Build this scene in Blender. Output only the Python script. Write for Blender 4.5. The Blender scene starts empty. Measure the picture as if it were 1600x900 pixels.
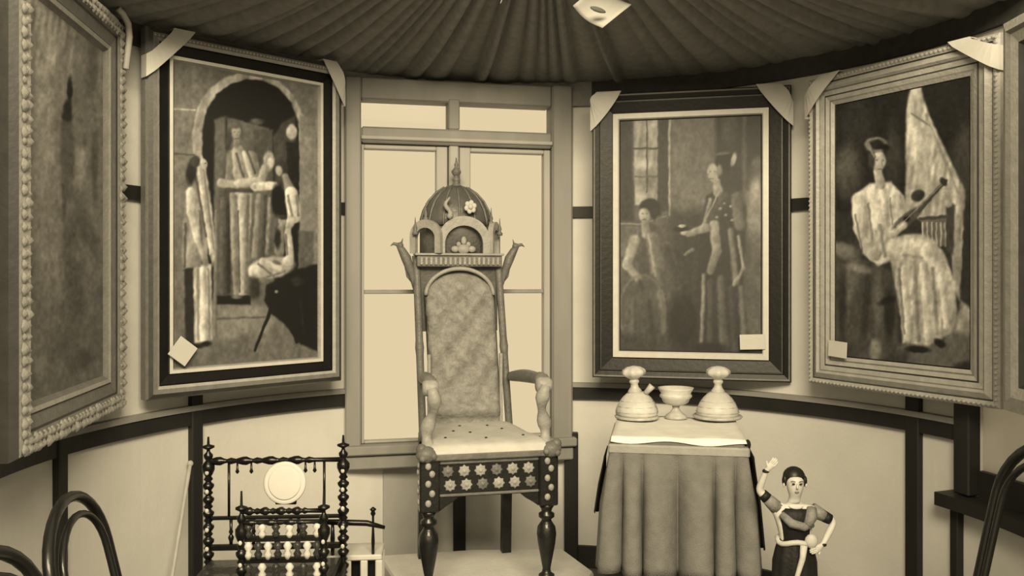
import bpy, math, random
from mathutils import Vector, Matrix
import numpy as np
random.seed(7)
PI = math.pi
sc = bpy.context.scene
COL = sc.collection

# ------------------------------------------------------------------ camera, world, light, exposure
F = 1370.0                 # focal length in pixels of the 1600 x 900 frame
EYE = 1.34                 # eye height (m)
HOR = 430.0                # horizon row
cam = bpy.data.objects.new('camera', bpy.data.cameras.new('camera'))
COL.objects.link(cam)
cam.data.sensor_width = 36.0
cam.data.lens = 36.0 * F / 1600.0
cam.data.shift_y = -(450.0 - HOR) / 1600.0
cam.data.clip_start = 0.02
cam.location = (0, 0, EYE)
cam.rotation_euler = (PI / 2, 0, 0)
sc.camera = cam

world = bpy.data.worlds.new('overcast_sky')
sc.world = world
world.use_nodes = True
bg = world.node_tree.nodes['Background']
bg.inputs[0].default_value = (0.80, 0.65, 0.405, 1)
bg.inputs[1].default_value = 1.0

ld = bpy.data.lights.new('daylight_from_open_front', 'AREA')
ld.shape = 'RECTANGLE'; ld.size = 3.0; ld.size_y = 1.4
ld.energy = 490.0; ld.color = (1.0, 0.84, 0.55)
lo = bpy.data.objects.new('daylight_from_open_front', ld); COL.objects.link(lo)
lo.location = (0.35, -1.6, 3.7)
lo.rotation_euler = (Vector((0.05, 3.3, 1.2)) - Vector(lo.location)).to_track_quat('-Z', 'Y').to_euler()

vs = sc.view_settings
vs.view_transform = 'Standard'; vs.look = 'None'; vs.gamma = 1.0
vs.use_curve_mapping = False
vs.exposure = 0.0

# ------------------------------------------------------------------ helpers
def lin(c):
    c = c / 255.0
    return c / 12.92 if c <= 0.04045 else ((c + 0.055) / 1.055) ** 2.4
def sep(v):
    """sepia tone of the print, v = its red value 0..255"""
    return (lin(v), lin(v)*0.99, lin(v)*0.95, 1.0)

MATS = {}
def mat(name, tone, rough=0.6, var=0.12, scale=14.0, bump=0.0, metal=0.0, stretch=None, bscale=None, coat=0.0, spec=0.3):
    if name in MATS: return MATS[name]
    m = bpy.data.materials.new(name); m.use_nodes = True
    nt = m.node_tree; b = nt.nodes['Principled BSDF']
    b.inputs['Roughness'].default_value = rough
    b.inputs['Metallic'].default_value = metal
    b.inputs['Coat Weight'].default_value = coat
    b.inputs['Specular IOR Level'].default_value = spec
    tc = nt.nodes.new('ShaderNodeTexCoord')
    mp = nt.nodes.new('ShaderNodeMapping')
    nt.links.new(tc.outputs['Object'], mp.inputs[0])
    if stretch: mp.inputs['Scale'].default_value = stretch
    nz = nt.nodes.new('ShaderNodeTexNoise')
    nz.inputs['Scale'].default_value = scale; nz.inputs['Detail'].default_value = 5
    nt.links.new(mp.outputs[0], nz.inputs[0])
    mx = nt.nodes.new('ShaderNodeMix'); mx.data_type = 'RGBA'
    mx.inputs['A'].default_value = sep(tone * (1 - var)); mx.inputs['B'].default_value = sep(min(250, tone * (1 + var)))
    nt.links.new(nz.outputs['Fac'], mx.inputs['Factor'])
    nt.links.new(mx.outputs['Result'], b.inputs['Base Color'])
    if bump:
        n2 = nt.nodes.new('ShaderNodeTexNoise'); n2.inputs['Scale'].default_value = bscale or scale * 3
        n2.inputs['Detail'].default_value = 4
        nt.links.new(mp.outputs[0], n2.inputs[0])
        bp = nt.nodes.new('ShaderNodeBump'); bp.inputs['Strength'].default_value = bump
        bp.inputs['Distance'].default_value = 0.01
        nt.links.new(n2.outputs['Fac'], bp.inputs['Height'])
        nt.links.new(bp.outputs[0], b.inputs['Normal'])
    MATS[name] = m
    return m

class MB:
    """collects faces; build() links them as one mesh object"""
    def __init__(s): s.v = []; s.f = []; s.mi = []; s.sm = []
    def add(s, vs, fs, mi=0, smooth=False):
        o = len(s.v); s.v += [tuple(v) for v in vs]
        for f in fs:
            s.f.append([i + o for i in f]); s.mi.append(mi); s.sm.append(smooth)
        return s
    def box(s, x0, x1, y0, y1, z0, z1, mi=0, M=None, bev=0.0):
        if bev > 0:
            b = min(bev, (x1-x0)*.45, (y1-y0)*.45, (z1-z0)*.45)
            vs = []; 
            for (X, Y, Z, sx, sy, sz) in [(x, y, z, a, c, d) for (x, a) in ((x0, 1), (x1, -1)) for (y, c) in ((y0, 1), (y1, -1)) for (z, d) in ((z0, 1), (z1, -1))]:
                vs += [(X, Y + sy*b, Z + sz*b), (X + sx*b, Y, Z + sz*b), (X + sx*b, Y + sy*b, Z)]
            idx = lambda i, j, k, a: (i*4 + j*2 + k)*3 + a
            fs = []
            for i in (0, 1):
                q = [idx(i,0,0,0), idx(i,1,0,0), idx(i,1,1,0), idx(i,0,1,0)]; fs.append(q if i else q[::-1])
            for j in (0, 1):
                q = [idx(0,j,0,1), idx(1,j,0,1), idx(1,j,1,1), idx(0,j,1,1)]; fs.append(q[::-1] if j else q)
            for k in (0, 1):
                q = [idx(0,0,k,2), idx(1,0,k,2), idx(1,1,k,2), idx(0,1,k,2)]; fs.append(q if k else q[::-1])
            for i in (0, 1):
                for j in (0, 1):
                    q = [idx(i,j,0,0), idx(i,j,1,0), idx(i,j,1,1), idx(i,j,0,1)]; fs.append(q if (i ^ j) else q[::-1])
                for k in (0, 1):
                    q = [idx(i,0,k,0), idx(i,1,k,0), idx(i,1,k,2), idx(i,0,k,2)]; fs.append(q[::-1] if (i ^ k) else q)
            for j in (0, 1):
                for k in (0, 1):
                    q = [idx(0,j,k,1), idx(1,j,k,1), idx(1,j,k,2), idx(0,j,k,2)]; fs.append(q if (j ^ k) else q[::-1])
            for i in (0, 1):
                for j in (0, 1):
                    for k in (0, 1):
                        q = [idx(i,j,k,0), idx(i,j,k,1), idx(i,j,k,2)]; fs.append(q if (i ^ j ^ k) else q[::-1])
        else:
            vs = [(x, y, z) for x in (x0, x1) for y in (y0, y1) for z in (z0, z1)]
            fs = [(0,1,3,2), (4,6,7,5), (0,4,5,1), (2,3,7,6), (0,2,6,4), (1,5,7,3)]
        if M is not None: vs = [M @ Vector(v) for v in vs]
        return s.add(vs, fs, mi)
    def lathe(s, prof, n=14, c=(0, 0, 0), mi=0, M=None, sx=1.0, sy=1.0, flute=0.0, nf=8):
        vs = []; fs = []
        for (r, z) in prof:
            for k in range(n):
                a = 2*PI*k/n; q = r*(1 + flute*math.cos(nf*a))
                vs.append((c[0] + q*math.cos(a)*sx, c[1] + q*math.sin(a)*sy, c[2] + z))
        for i in range(len(prof)-1):
            for k in range(n):
                k2 = (k+1) % n
                fs.append((i*n+k, i*n+k2, (i+1)*n+k2, (i+1)*n+k))
        fs.append(tuple(range(n))[::-1]); fs.append(tuple((len(prof)-1)*n + k for k in range(n)))
        if M is not None: vs = [M @ Vector(v) for v in vs]
        return s.add(vs, fs, mi, True)
    def tube(s, pts, rad, n=8, mi=0, closed=False, cap=True):
        pts = [Vector(p) for p in pts]; N = len(pts)
        rads = rad if isinstance(rad, (list, tuple)) else [rad]*N
        vs = []; up = None
        for i, p in enumerate(pts):
            if closed: t = pts[(i+1) % N] - pts[i-1]
            else: t = pts[min(i+1, N-1)] - pts[max(i-1, 0)]
            t.normalize()
            if up is None:
                up = Vector((0, 0, 1)) if abs(t.z) < .9 else Vector((1, 0, 0))
            up = (up - t*up.dot(t)).normalized(); sd = t.cross(up)
            for k in range(n):
                a = 2*PI*k/n
                vs.append(p + (up*math.cos(a) + sd*math.sin(a))*rads[i])
        fs = []
        for i in range(N if closed else N-1):
            j = (i+1) % N
            for k in range(n):
                k2 = (k+1) % n
                fs.append((i*n+k, i*n+k2, j*n+k2, j*n+k))
        if not closed and cap:
            fs.append(tuple(range(n))[::-1]); fs.append(tuple((N-1)*n+k for k in range(n)))
        return s.add(vs, fs, mi, True)
    def prism(s, poly, y0, y1, mi=0, M=None, smooth=False):
        """polygon in x-z extruded along y"""
        n = len(poly)
        vs = [(x, y0, z) for x, z in poly] + [(x, y1, z) for x, z in poly]
        fs = [tuple(range(n)), tuple(range(n, 2*n))[::-1]]
        fs += [(i, i+n, (i+1) % n + n, (i+1) % n) for i in range(n)]
        if M is not None: vs = [M @ Vector(v) for v in vs]
        return s.add(vs, fs, mi, smooth)
    def ball(s, c, r, n=10, m=6, mi=0, sx=1, sy=1, sz=1, M=None):
        prof = [(max(1e-4, r*math.sin(PI*i/m)), -r*math.cos(PI*i/m)*sz) for i in range(m+1)]
        return s.lathe(prof, n, c, mi, M, sx, sy)
    def arc(s, r0, r1, z0, z1, a0, a1, n=48, mi=0):
        """solid sector of a ring about the room centre"""
        vs = []; fs = []
        for i in range(n+1):
            a = a0 + (a1-a0)*i/n; ca, sa = math.cos(a), math.sin(a)
            for (r, z) in ((r0, z0), (r1, z0), (r1, z1), (r0, z1)):
                vs.append((CX + r*ca, CY + r*sa, z))
        for i in range(n):
            for k in range(4):
                k2 = (k+1) % 4
                fs.append((i*4+k, (i+1)*4+k, (i+1)*4+k2, i*4+k2))
        fs.append((0, 1, 2, 3)); fs.append((n*4+3, n*4+2, n*4+1, n*4))
        return s.add(vs, fs, mi)
    def build(s, name, m, parent=None, loc=None, rot=None):
        me = bpy.data.meshes.new(name); me.from_pydata(s.v, [], s.f)
        for q in (m if isinstance(m, (list, tuple)) else [m]): me.materials.append(q)
        me.polygons.foreach_set('material_index', s.mi)
        me.polygons.foreach_set('use_smooth', s.sm)
        me.update()
        import bmesh
        bm = bmesh.new(); bm.from_mesh(me); bmesh.ops.recalc_face_normals(bm, faces=bm.faces); bm.to_mesh(me); bm.free()
        o = bpy.data.objects.new(name, me); COL.objects.link(o)
        if parent: o.parent = parent
        if loc: o.location = loc
        if rot: o.rotation_euler = rot
        return o

def tag(o, label=None, cat=None, group=None, kind=None):
    if label: o['label'] = label
    if cat: o['category'] = cat
    if group: o['group'] = group
    if kind: o['kind'] = kind
    return o
def thing(name, label, cat, loc=(0,0,0), rz=0.0, group=None):
    o = bpy.data.objects.new(name, None); COL.objects.link(o)
    o.empty_display_size = 0.05; o.location = loc; o.rotation_euler = (0, 0, rz)
    return tag(o, label, cat, group)
def struct(o, label=None):
    return tag(o, label, None, None, 'structure')
def copy_tree(o, parent=None):
    c = o.copy(); COL.objects.link(c); c.parent = parent
    for ch in [q for q in bpy.data.objects if q.parent == o]: copy_tree(ch, c)
    return c
def rotM(axis, a): return Matrix.Rotation(a, 4, axis)
def TM(x, y, z): return Matrix.Translation((x, y, z))

# room: a round bay, its centre and radius
CX, CY, R = 0.09, 2.51, 1.54
def ang(px):
    """angle, seen from the bay's centre, of the wall point on a given sight line"""
    t = (px - 800.0) / F
    a = 1 + t*t; b = -2*(t*CX + CY); c = CX*CX + CY*CY - R*R
    Y = (-b + math.sqrt(b*b - 4*a*c)) / (2*a)
    return math.atan2(Y - CY, t*Y - CX) % (2*PI)
D = math.radians

# ------------------------------------------------------------------ materials
M_plaster = mat('cream_plaster', 205, 0.85, 0.05, 5, 0.10, bscale=60)
M_darkwood = mat('dark_stained_wood', 36, 0.5, 0.25, 9, 0.12, stretch=(1, 1, 0.15))
M_trimwood = mat('grey_painted_wood', 138, 0.55, 0.10, 12, 0.08, stretch=(1, 1, 0.2))
M_sashwood = mat('pale_painted_wood', 164, 0.55, 0.07, 12, 0.06, stretch=(1, 1, 0.2))
M_valance = mat('valance_cloth', 132, 0.9, 0.12, 30, 0.2)
M_ceil = mat('pleated_tent_cloth', 132, 0.95, 0.16, 30, 0.10, bscale=240)
M_floor = mat('floor_boards', 95, 0.6, 0.25, 6, 0.1, stretch=(6, 0.6, 1))
M_dais = mat('pale_carpet_cloth', 206, 0.9, 0.06, 16, 0.3, bscale=90)
M_paper = mat('white_paper', 192, 0.8, 0.03, 18, 0.06)
M_throneshade = mat('throne_shadow_grey', 165, 0.8, 0.06, 8, 0.06)

def glass_mat():
    m = bpy.data.materials.new('window_glass'); m.use_nodes = True
    nt = m.node_tree; nt.nodes.clear()
    out = nt.nodes.new('ShaderNodeOutputMaterial')
    tr = nt.nodes.new('ShaderNodeBsdfTransparent'); tr.inputs[0].default_value = (0.98, 0.98, 0.97, 1)
    gl = nt.nodes.new('ShaderNodeBsdfGlossy'); gl.inputs['Roughness'].default_value = 0.04
    fr = nt.nodes.new('ShaderNodeFresnel'); fr.inputs[0].default_value = 1.06
    mx = nt.nodes.new('ShaderNodeMixShader')
    nt.links.new(fr.outputs[0], mx.inputs[0]); nt.links.new(tr.outputs[0], mx.inputs[1]); nt.links.new(gl.outputs[0], mx.inputs[2])
    nt.links.new(mx.outputs[0], out.inputs[0])
    return m
M_glass = glass_mat()
def frosted_mat():
    m = bpy.data.materials.new('frosted_glass'); m.use_nodes = True
    nt = m.node_tree; nt.nodes.clear()
    out = nt.nodes.new('ShaderNodeOutputMaterial')
    a = nt.nodes.new('ShaderNodeBsdfTranslucent'); a.inputs[0].default_value = sep(225)
    b = nt.nodes.new('ShaderNodeBsdfDiffuse'); b.inputs[0].default_value = sep(200)
    mx = nt.nodes.new('ShaderNodeMixShader'); mx.inputs[0].default_value = 0.4
    nt.links.new(a.outputs[0], mx.inputs[1]); nt.links.new(b.outputs[0], mx.inputs[2]); nt.links.new(mx.outputs[0], out.inputs[0])
    return m
M_frost = frosted_mat()

# ------------------------------------------------------------------ structure
aL, aR = ang(546), ang(884)              # window opening (left edge has the larger angle)
aW0, aW1 = ang(1532), ang(1532) - D(26)  # second window at the right
ZR0, ZR1 = 0.785, 0.84                   # dado rail
EAVE = 2.20
# floor: round bay and the open front it gives on
mb = MB()
n = 72
mb.add([(CX, CY, 0)] + [(CX + (R+.05)*math.cos(2*PI*k/n), CY + (R+.05)*math.sin(2*PI*k/n), 0) for k in range(n)],
       [(0, k+1, (k+1) % n + 1) for k in range(n)])
struct(mb.build('floor', M_floor), 'dark boarded floor of the round bay')
mb = MB(); mb.box(-2.6, 2.8, -3.0, 1.35, -0.06, -0.004)
struct(mb.build('floor_front', M_floor), 'floor in front of the round bay')

struct(MB().arc(R, R+.05, 0, 2.26, aL, D(222), 60).build('wall_left', M_plaster), 'curved cream plaster wall left of the window')
struct(MB().arc(R, R+.05, 0, 2.26, aW0, aR, 60).build('wall_right', M_plaster), 'curved cream plaster wall right of the window')
struct(MB().arc(R, R+.05, 0, 0.52, aR, aL, 24).build('wall_back', M_plaster), 'low curved wall below the bright window')
mb = MB().arc(R, R+.05, 0, 0.57, aW1, aW0, 20); mb.arc(R, R+.05, 2.05, 2.26, aW1, aW0, 20)
struct(mb.build('wall_far_right', M_plaster), 'wall below and above the window at far right')
struct(MB().arc(R, R+.05, 0, 2.26, D(-48), aW1 - 2*PI if aW1 > PI else aW1, 20).build('wall_front_right', M_plaster), 'curved plaster wall at the right front')

def arc_trim(name, r0, r1, z0, z1, a0, a1, m, label, n=48):
    return struct(MB().arc(r0, r1, z0, z1, a0, a1, n).build(name, m), label)
# dado rail: dark band with a lighter moulded cap
for nm, a0, a1, side in (('trim_1', aL, D(222), 'left'), ('trim_2', ang(1506), aR, 'right')):
    t = arc_trim(nm, R-.022, R, ZR0-.012, ZR1-.012, a0, a1, M_darkwood, 'dark curved dado rail on the %s wall' % side)
    MB().arc(R-.03, R, ZR1-.012, ZR1+.008, a0, a1, 48).build('rail_cap', M_trimwood, t)
# upper rail
arc_trim('trim_3', R-.018, R, 1.605, 1.655, aL, D(222), M_darkwood, 'dark upper rail behind the left paintings')
arc_trim('trim_4', R-.018, R, 1.605, 1.655, ang(1506), aR, M_darkwood, 'dark upper rail behind the right paintings')
# baseboards
arc_trim('baseboard_left', R-.02, R, 0, .10, aL, D(222), M_darkwood, 'dark baseboard of the left wall')
arc_trim('baseboard_right', R-.02, R, 0, .10, aW0, aR, M_darkwood, 'dark baseboard of the right wall')
arc_trim('baseboard_back', R-.02, R, 0, .06, aR, aL, M_darkwood, 'baseboard under the bright window', 20)
# battens
def batten(name, px, w, z0, z1, m, label, proud=.028):
    a = ang(px)
    M = TM(CX, CY, 0) @ rotM('Z', a)
    mb = MB().box(R-proud, R+.001, -w/2, w/2, z0, z1, 0, M, .004)
    return struct(mb.build(name, m), label)
batten('trim_5', 302, .05, 0, .89, M_darkwood, 'dark vertical batten under the arched-scene painting')
batten('trim_6', 88, .042, 0, .87, M_darkwood, 'slim dark batten at the far left')
batten('trim_7', 1432, .058, 0, .92, M_darkwood, 'dark vertical batten under the lute-player painting')
batten('trim_8', 1500, .035, 0, .58, M_darkwood, 'dark post under the right window sill', .03)
batten('trim_9', 717, .055, 0, .52, M_darkwood, 'dark post under the middle of the window')
batten('trim_10', 893, .062, 0, .62, M_darkwood, 'dark post under the right window jamb', .04)
# cast shadow of the throne under the window, painted as a thin grey sheet
arc_trim('trim_11', R-.012, R, .06, .50, ang(655), ang(598), M_throneshade, 'grey sheet under the window painting the cast shadow of the throne', 6)

# window 1 -----------------------------------------------------------------
pL = Vector((CX + R*math.cos(aL), CY + R*math.sin(aL), 0)); pR = Vector((CX + R*math.cos(aR), CY + R*math.sin(aR), 0))
W = (pR - pL).length
wrot = math.atan2(pR.y - pL.y, pR.x - pL.x)
win = bpy.data.objects.new('window_1', None); COL.objects.link(win)
win.location = pL; win.rotation_euler = (0, 0, wrot); struct(win, 'bright two-leaf window with small panes above')
ZS, ZT0, ZT1, ZH = 0.60, 1.915, 1.985, 2.105
post = .048
MB().box(-.02, post, -.05, .06, .52, 2.2, 0, None, .006).build('window_post', M_trimwood, win)
MB().box(W-post-.03, W+.02, -.05, .06, .52, 2.2, 0, None, .006).build('window_post', M_trimwood, win)
MB().box(W-.075, W+.012, -.062, -.05, .60, 2.2, 0, None, .004).build('post_moulding', M_trimwood, win)
mid = .455
MB().box(mid-.022, mid+.022, -.04, .05, ZS, ZT0, 0, None, .006).build('window_post', M_sashwood, win)
MB().box(mid-.025, mid+.025, -.045, .05, ZT1, 2.12, 0, None, .005).build('window_post', M_trimwood, win)
MB().box(post, W-post-.03, -.05, .06, ZT0, ZT1, 0, None, .008).build('transom_bar', M_trimwood, win)
MB().box(post, W-post-.03, -.062, -.05, ZT0+.012, ZT0+.03, 0, None, .004).build('transom_moulding', M_sashwood, win)
MB().box(post, W-post-.03, -.04, .06, ZH, 2.2, 0, None, .006).build('head_board', M_trimwood, win)
MB().box(-.03, W+.03, -.085, .06, .565, ZS+.005, 0, None, .006).build('sill', M_trimwood, win)
MB().box(-.02, W+.02, -.06, .06, .50, .56, 0, None, .006).build('sill_apron', M_trimwood, win)
for (x0, x1) in ((post, mid-.025), (mid+.025, W-post-.03)):
    MB().box(x0, x1, .012, .016, ZT1, ZH).build('pane', M_glass, win)
    x0 += .002; x1 -= .002
    sash = bpy.data.objects.new('casement', None); COL.objects.link(sash); sash.parent = win
    st = .05
    xa, xb = x0 + (.012 if x0 < .2 else st), x1 - (st if x0 < .2 else .03)
    MB().box(x0, xa, -.025, .025, ZS+.006, ZT0-.004, 0, None, .004).build('stile', M_sashwood, sash)
    MB().box(xb, x1, -.025, .025, ZS+.006, ZT0-.004, 0, None, .004).build('stile', M_sashwood, sash)
    MB().box(xa, xb, -.024, .024, ZT0-.024, ZT0-.004, 0, None, .004).build('top_rail', M_sashwood, sash)
    MB().box(xa, xb, -.024, .024, ZS+.006, ZS+.016, 0, None, .004).build('bottom_rail', M_sashwood, sash)
    MB().box(xa, xb, -.016, .016, 1.258, 1.276, 0, None, .003).build('glazing_bar', M_trimwood, sash)
    MB().box(xa, xb, .0, .004, ZS+.016, 1.258).build('pane', M_glass, sash)
    MB().box(xa, xb, .0, .004, 1.276, ZT0-.024).build('pane', M_glass, sash)

# window 2 at the far right
w2 = bpy.data.objects.new('window_2', None); COL.objects.link(w2); struct(w2, 'second window at far right with dark post and sill')
a = ang(1519)
MB().box(R-.05, R+.05, -.034, .034, .60, 2.08, 0, TM(CX, CY, 0) @ rotM('Z', a), .005).build('window_post', M_darkwood, w2)
MB().box(R-.03, R+.05, -.04, .04, .50, 2.2, 0, TM(CX, CY, 0) @ rotM('Z', aW1), .005).build('window_post', M_darkwood, w2)
MB().arc(R-.085, R+.05, .55, .595, aW1, ang(1489), 16).build('sill', M_darkwood, w2)
MB().arc(R-.01, R+.04, .595, .685, aW1, aW0, 16).build('bottom_rail', M_darkwood, w2)
MB().arc(R+.01, R+.016, .685, 2.05, aW1, aW0, 16).build('pane', M_frost, w2)

# ceiling: shallow tent of cloth gathered towards its middle ---------------------------
APEX = 2.52
mb = MB()
edges = [0.0]
while edges[-1] < 2*PI: edges.append(edges[-1] + random.uniform(.03, .11))
edges = [e*2*PI/edges[-1] for e in edges]
depth = [random.uniform(.45, 1.0)*(1.9 if random.random() < .28 else 1) for _ in edges]
cols = []
for i in range(len(edges)-1):
    for k in range(6):
        u = k/6.0
        cols.append((edges[i] + (edges[i+1]-edges[i])*u, (abs(math.sin(PI*u))**0.6)*depth[i]))
rs = [.12, .35, .6, .8, 1.0, 1.15, 1.3, 1.42, 1.52, 1.57]
vsx = []
for r in rs:
    for (a, h) in cols:
        zb = EAVE + .02 + (APEX-EAVE)*(1 - r/1.57)**1.0 - .05*math.sin(PI*r/1.57)
        am = .052*(0.35 + .65*r/1.57)*(1 if r < 1.2 else max(.22, (1.6-r)/.4))
        vsx.append((CX + r*math.cos(a), CY + r*math.sin(a), zb + am*(0.5-h)))
nc = len(cols); fs = []
for i in range(len(rs)-1):
    for k in range(nc):
        k2 = (k+1) % nc
        if min(vsx[i*nc+k][1], vsx[(i+1)*nc+k][1]) > 2.58: fs.append((i*nc+k, i*nc+k2, (i+1)*nc+k2, (i+1)*nc+k))
mb.add(vsx, fs, 0, True)
ceil = struct(mb.build('ceiling', M_ceil), 'dark tent-like ceiling of pleated cloth')
# smooth band where the cloth meets the wall
M_eave = mat('shaded_eaves_cloth', 62, .9, .2, 30, .2)  # darker than the ceiling cloth: shade of the side eaves put into its colour
struct(MB().arc(R-.02, R+.02, 2.115, 2.225, ang(925), ang(530), 30).build('trim_12', M_valance), 'grey cloth band between the window and the pleated ceiling')
struct(MB().arc(R-.02, R+.02, 2.15, 2.225, D(-48), ang(925), 60).build('trim_13', M_eave), 'cloth band along the right eaves, coloured dark for the shade there')
struct(MB().arc(R-.02, R+.02, 2.15, 2.225, ang(530), D(222), 60).build('trim_14', M_eave), 'cloth band along the left eaves, coloured dark for the shade there')

# ------------------------------------------------------------------ paintings
def sd_poly(px, py, pts):
    d = np.full(px.shape, 1e18); s = np.ones(px.shape); n = len(pts); j = n-1
    for i in range(n):
        xi, yi = pts[i]; xj, yj = pts[j]
        ex, ey = xj-xi, yj-yi; wx, wy = px-xi, py-yi
        t = np.clip((wx*ex + wy*ey)/max(ex*ex+ey*ey, 1e-9), 0, 1)
        bx, by = wx-ex*t, wy-ey*t
        d = np.minimum(d, bx*bx+by*by)
        c1 = py >= yi; c2 = py < yj; c3 = ex*wy > ey*wx
        flip = (c1 & c2 & c3) | (~c1 & ~c2 & ~c3)
        s = np.where(flip, -s, s); j = i
    return s*np.sqrt(d)
def vnoise(x, y, seed=0):
    rng = np.random.RandomState(seed); g = rng.rand(64, 64)
    xi = np.floor(x).astype(int); yi = np.floor(y).astype(int); fx = x-xi; fy = y-yi
    fx = fx*fx*(3-2*fx); fy = fy*fy*(3-2*fy)
    G = lambda a, b: g[a % 64, b % 64]
    return (G(xi, yi)*(1-fx)+G(xi+1, yi)*fx)*(1-fy) + (G(xi, yi+1)*(1-fx)+G(xi+1, yi+1)*fx)*fy
def paint(px, py, base, ops, seed=1, grain=6, fold=.36):
    """flat picture on a canvas: soft strokes laid one over the other"""
    tone = np.full(px.shape, float(base)); mask = np.zeros(px.shape)
    wob = 1.6*(vnoise(px/7, py/7, seed)-.5); wob2 = 1.6*(vnoise(px/7+31, py/7+11, seed)-.5)
    X, Y = px+wob, py+wob2
    for op in ops:
        k = op[0]
        if k == 'e':
            _, cx, cy, rx, ry, an, t, soft = op
            c, s = math.cos(math.radians(an)), math.sin(math.radians(an))
            u = ((X-cx)*c + (Y-cy)*s)/rx; v = (-(X-cx)*s + (Y-cy)*c)/ry
            d = (np.sqrt(u*u+v*v)-1)*min(rx, ry)
            t = t*(1 - .16*np.clip(((X-cx)*.8+(Y-cy)*.5)/max(rx, ry), -1, 1))
        elif k == 'k':      # tapered limb with a lit and a shaded side
            _, x0, y0, r0, x1, y1, r1, t, soft = op
            ex, ey = x1-x0, y1-y0
            q = np.clip(((X-x0)*ex+(Y-y0)*ey)/(ex*ex+ey*ey), 0, 1); rr_ = r0+(r1-r0)*q
            d = np.hypot(X-x0-ex*q, Y-y0-ey*q) - rr_
            t = t*(1 - .22*np.clip(((X-x0-ex*q)*.85+(Y-y0-ey*q)*.4)/rr_, -1, 1))
        elif k == 'r':
            _, cx, cy, rx, ry, wd, t, soft = op
            u = (X-cx)/rx; v = (Y-cy)/ry
            d = np.abs((np.sqrt(u*u+v*v)-1)*min(rx, ry)) - wd
        elif k == 'l':
            _, x0, y0, x1, y1, wd, t, soft = op
            ex, ey = x1-x0, y1-y0
            q = np.clip(((X-x0)*ex+(Y-y0)*ey)/(ex*ex+ey*ey), 0, 1)
            d = np.hypot(X-x0-ex*q, Y-y0-ey*q) - wd
        else:
            _, pts, t, soft = op
            d = sd_poly(X, Y, pts)
        soft = .75*soft; a = np.clip(.5 - d/(2*soft), 0, 1); a = a*a*(3-2*a)
        tone = tone*(1-a) + t*a; mask = mask*(1-a) + a*(1.0 if k == 'p' and op[-2] > 135 else .35 if op[-2] > 130 else .12)
    tone = tone*(1 + fold*mask*(vnoise(px/5.2+py/34, py/30, seed+2)-.5)) 
    tone = 102 + (tone-112)*1.12
    tone = tone*(1 + (.20)*(vnoise(px/5.5+9, py/7.5, seed+3)-.5) + (.10)*(vnoise(px/2.6, py/3.2+7, seed+4)-.5))
    tone = tone*(1 + .20*(vnoise(px/16, py/22, seed+5)-.5)) + grain*(vnoise(px/3.3, py/4.5, seed+9)-.5)*2
    return np.clip(tone, 12, 235)

def attr_mat(name):
    m = bpy.data.materials.new(name); m.use_nodes = True
    nt = m.node_tree; b = nt.nodes['Principled BSDF']; b.inputs['Roughness'].default_value = .55
    at = nt.nodes.new('ShaderNodeVertexColor'); at.layer_name = 'paint'
    nt.links.new(at.outputs[0], b.inputs['Base Color'])
    nz = nt.nodes.new('ShaderNodeTexNoise'); nz.inputs['Scale'].default_value = 220
    bp = nt.nodes.new('ShaderNodeBump'); bp.inputs['Strength'].default_value = .08; bp.inputs['Distance'].default_value = .004
    nt.links.new(nz.outputs['Fac'], bp.inputs['Height']); nt.links.new(bp.outputs[0], b.inputs['Normal'])
    return m
M_canvas = attr_mat('painted_canvas')
def lin_np(c):
    c = c/255.0
    return np.where(c <= .04045, c/12.92, ((c+.055)/1.055)**2.4)

QUADS = {3: [(271.6, 574.4), (496.0, 557.0), (496.0, 137.0), (271.6, 96.9)],
         11: [(969.4, 546.5), (1189.0, 550.9), (1189.0, 180.7), (969.4, 189.8)],
         21: [(1306.2, 555.0), (1514.9, 576.0), (1514.9, 120.7), (1306.2, 165.3)],
         31: [(42.2, 629.7), (160.8, 586.9), (160.8, 81.1), (42.2, -14.1)],
         41: [(1598.8, 603.6), (1795.2, 649.9), (1795.2, -28.3), (1598.8, 68.1)]}
def to_sketch(q, u, v):
    """perspective map of the unit square onto the sketch's corners (bl, br, tr, tl)"""
    A = []; B = []
    for (uu, vv), (X, Y) in zip(((0, 0), (1, 0), (1, 1), (0, 1)), q):
        A.append([uu, vv, 1, 0, 0, 0, -X*uu, -X*vv]); B.append(X)
        A.append([0, 0, 0, uu, vv, 1, -Y*uu, -Y*vv]); B.append(Y)
    m = np.linalg.solve(np.array(A, float), np.array(B, float))
    d = m[6]*u + m[7]*v + 1
    return (m[0]*u+m[1]*v+m[2])/d, (m[3]*u+m[4]*v+m[5])/d

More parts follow.
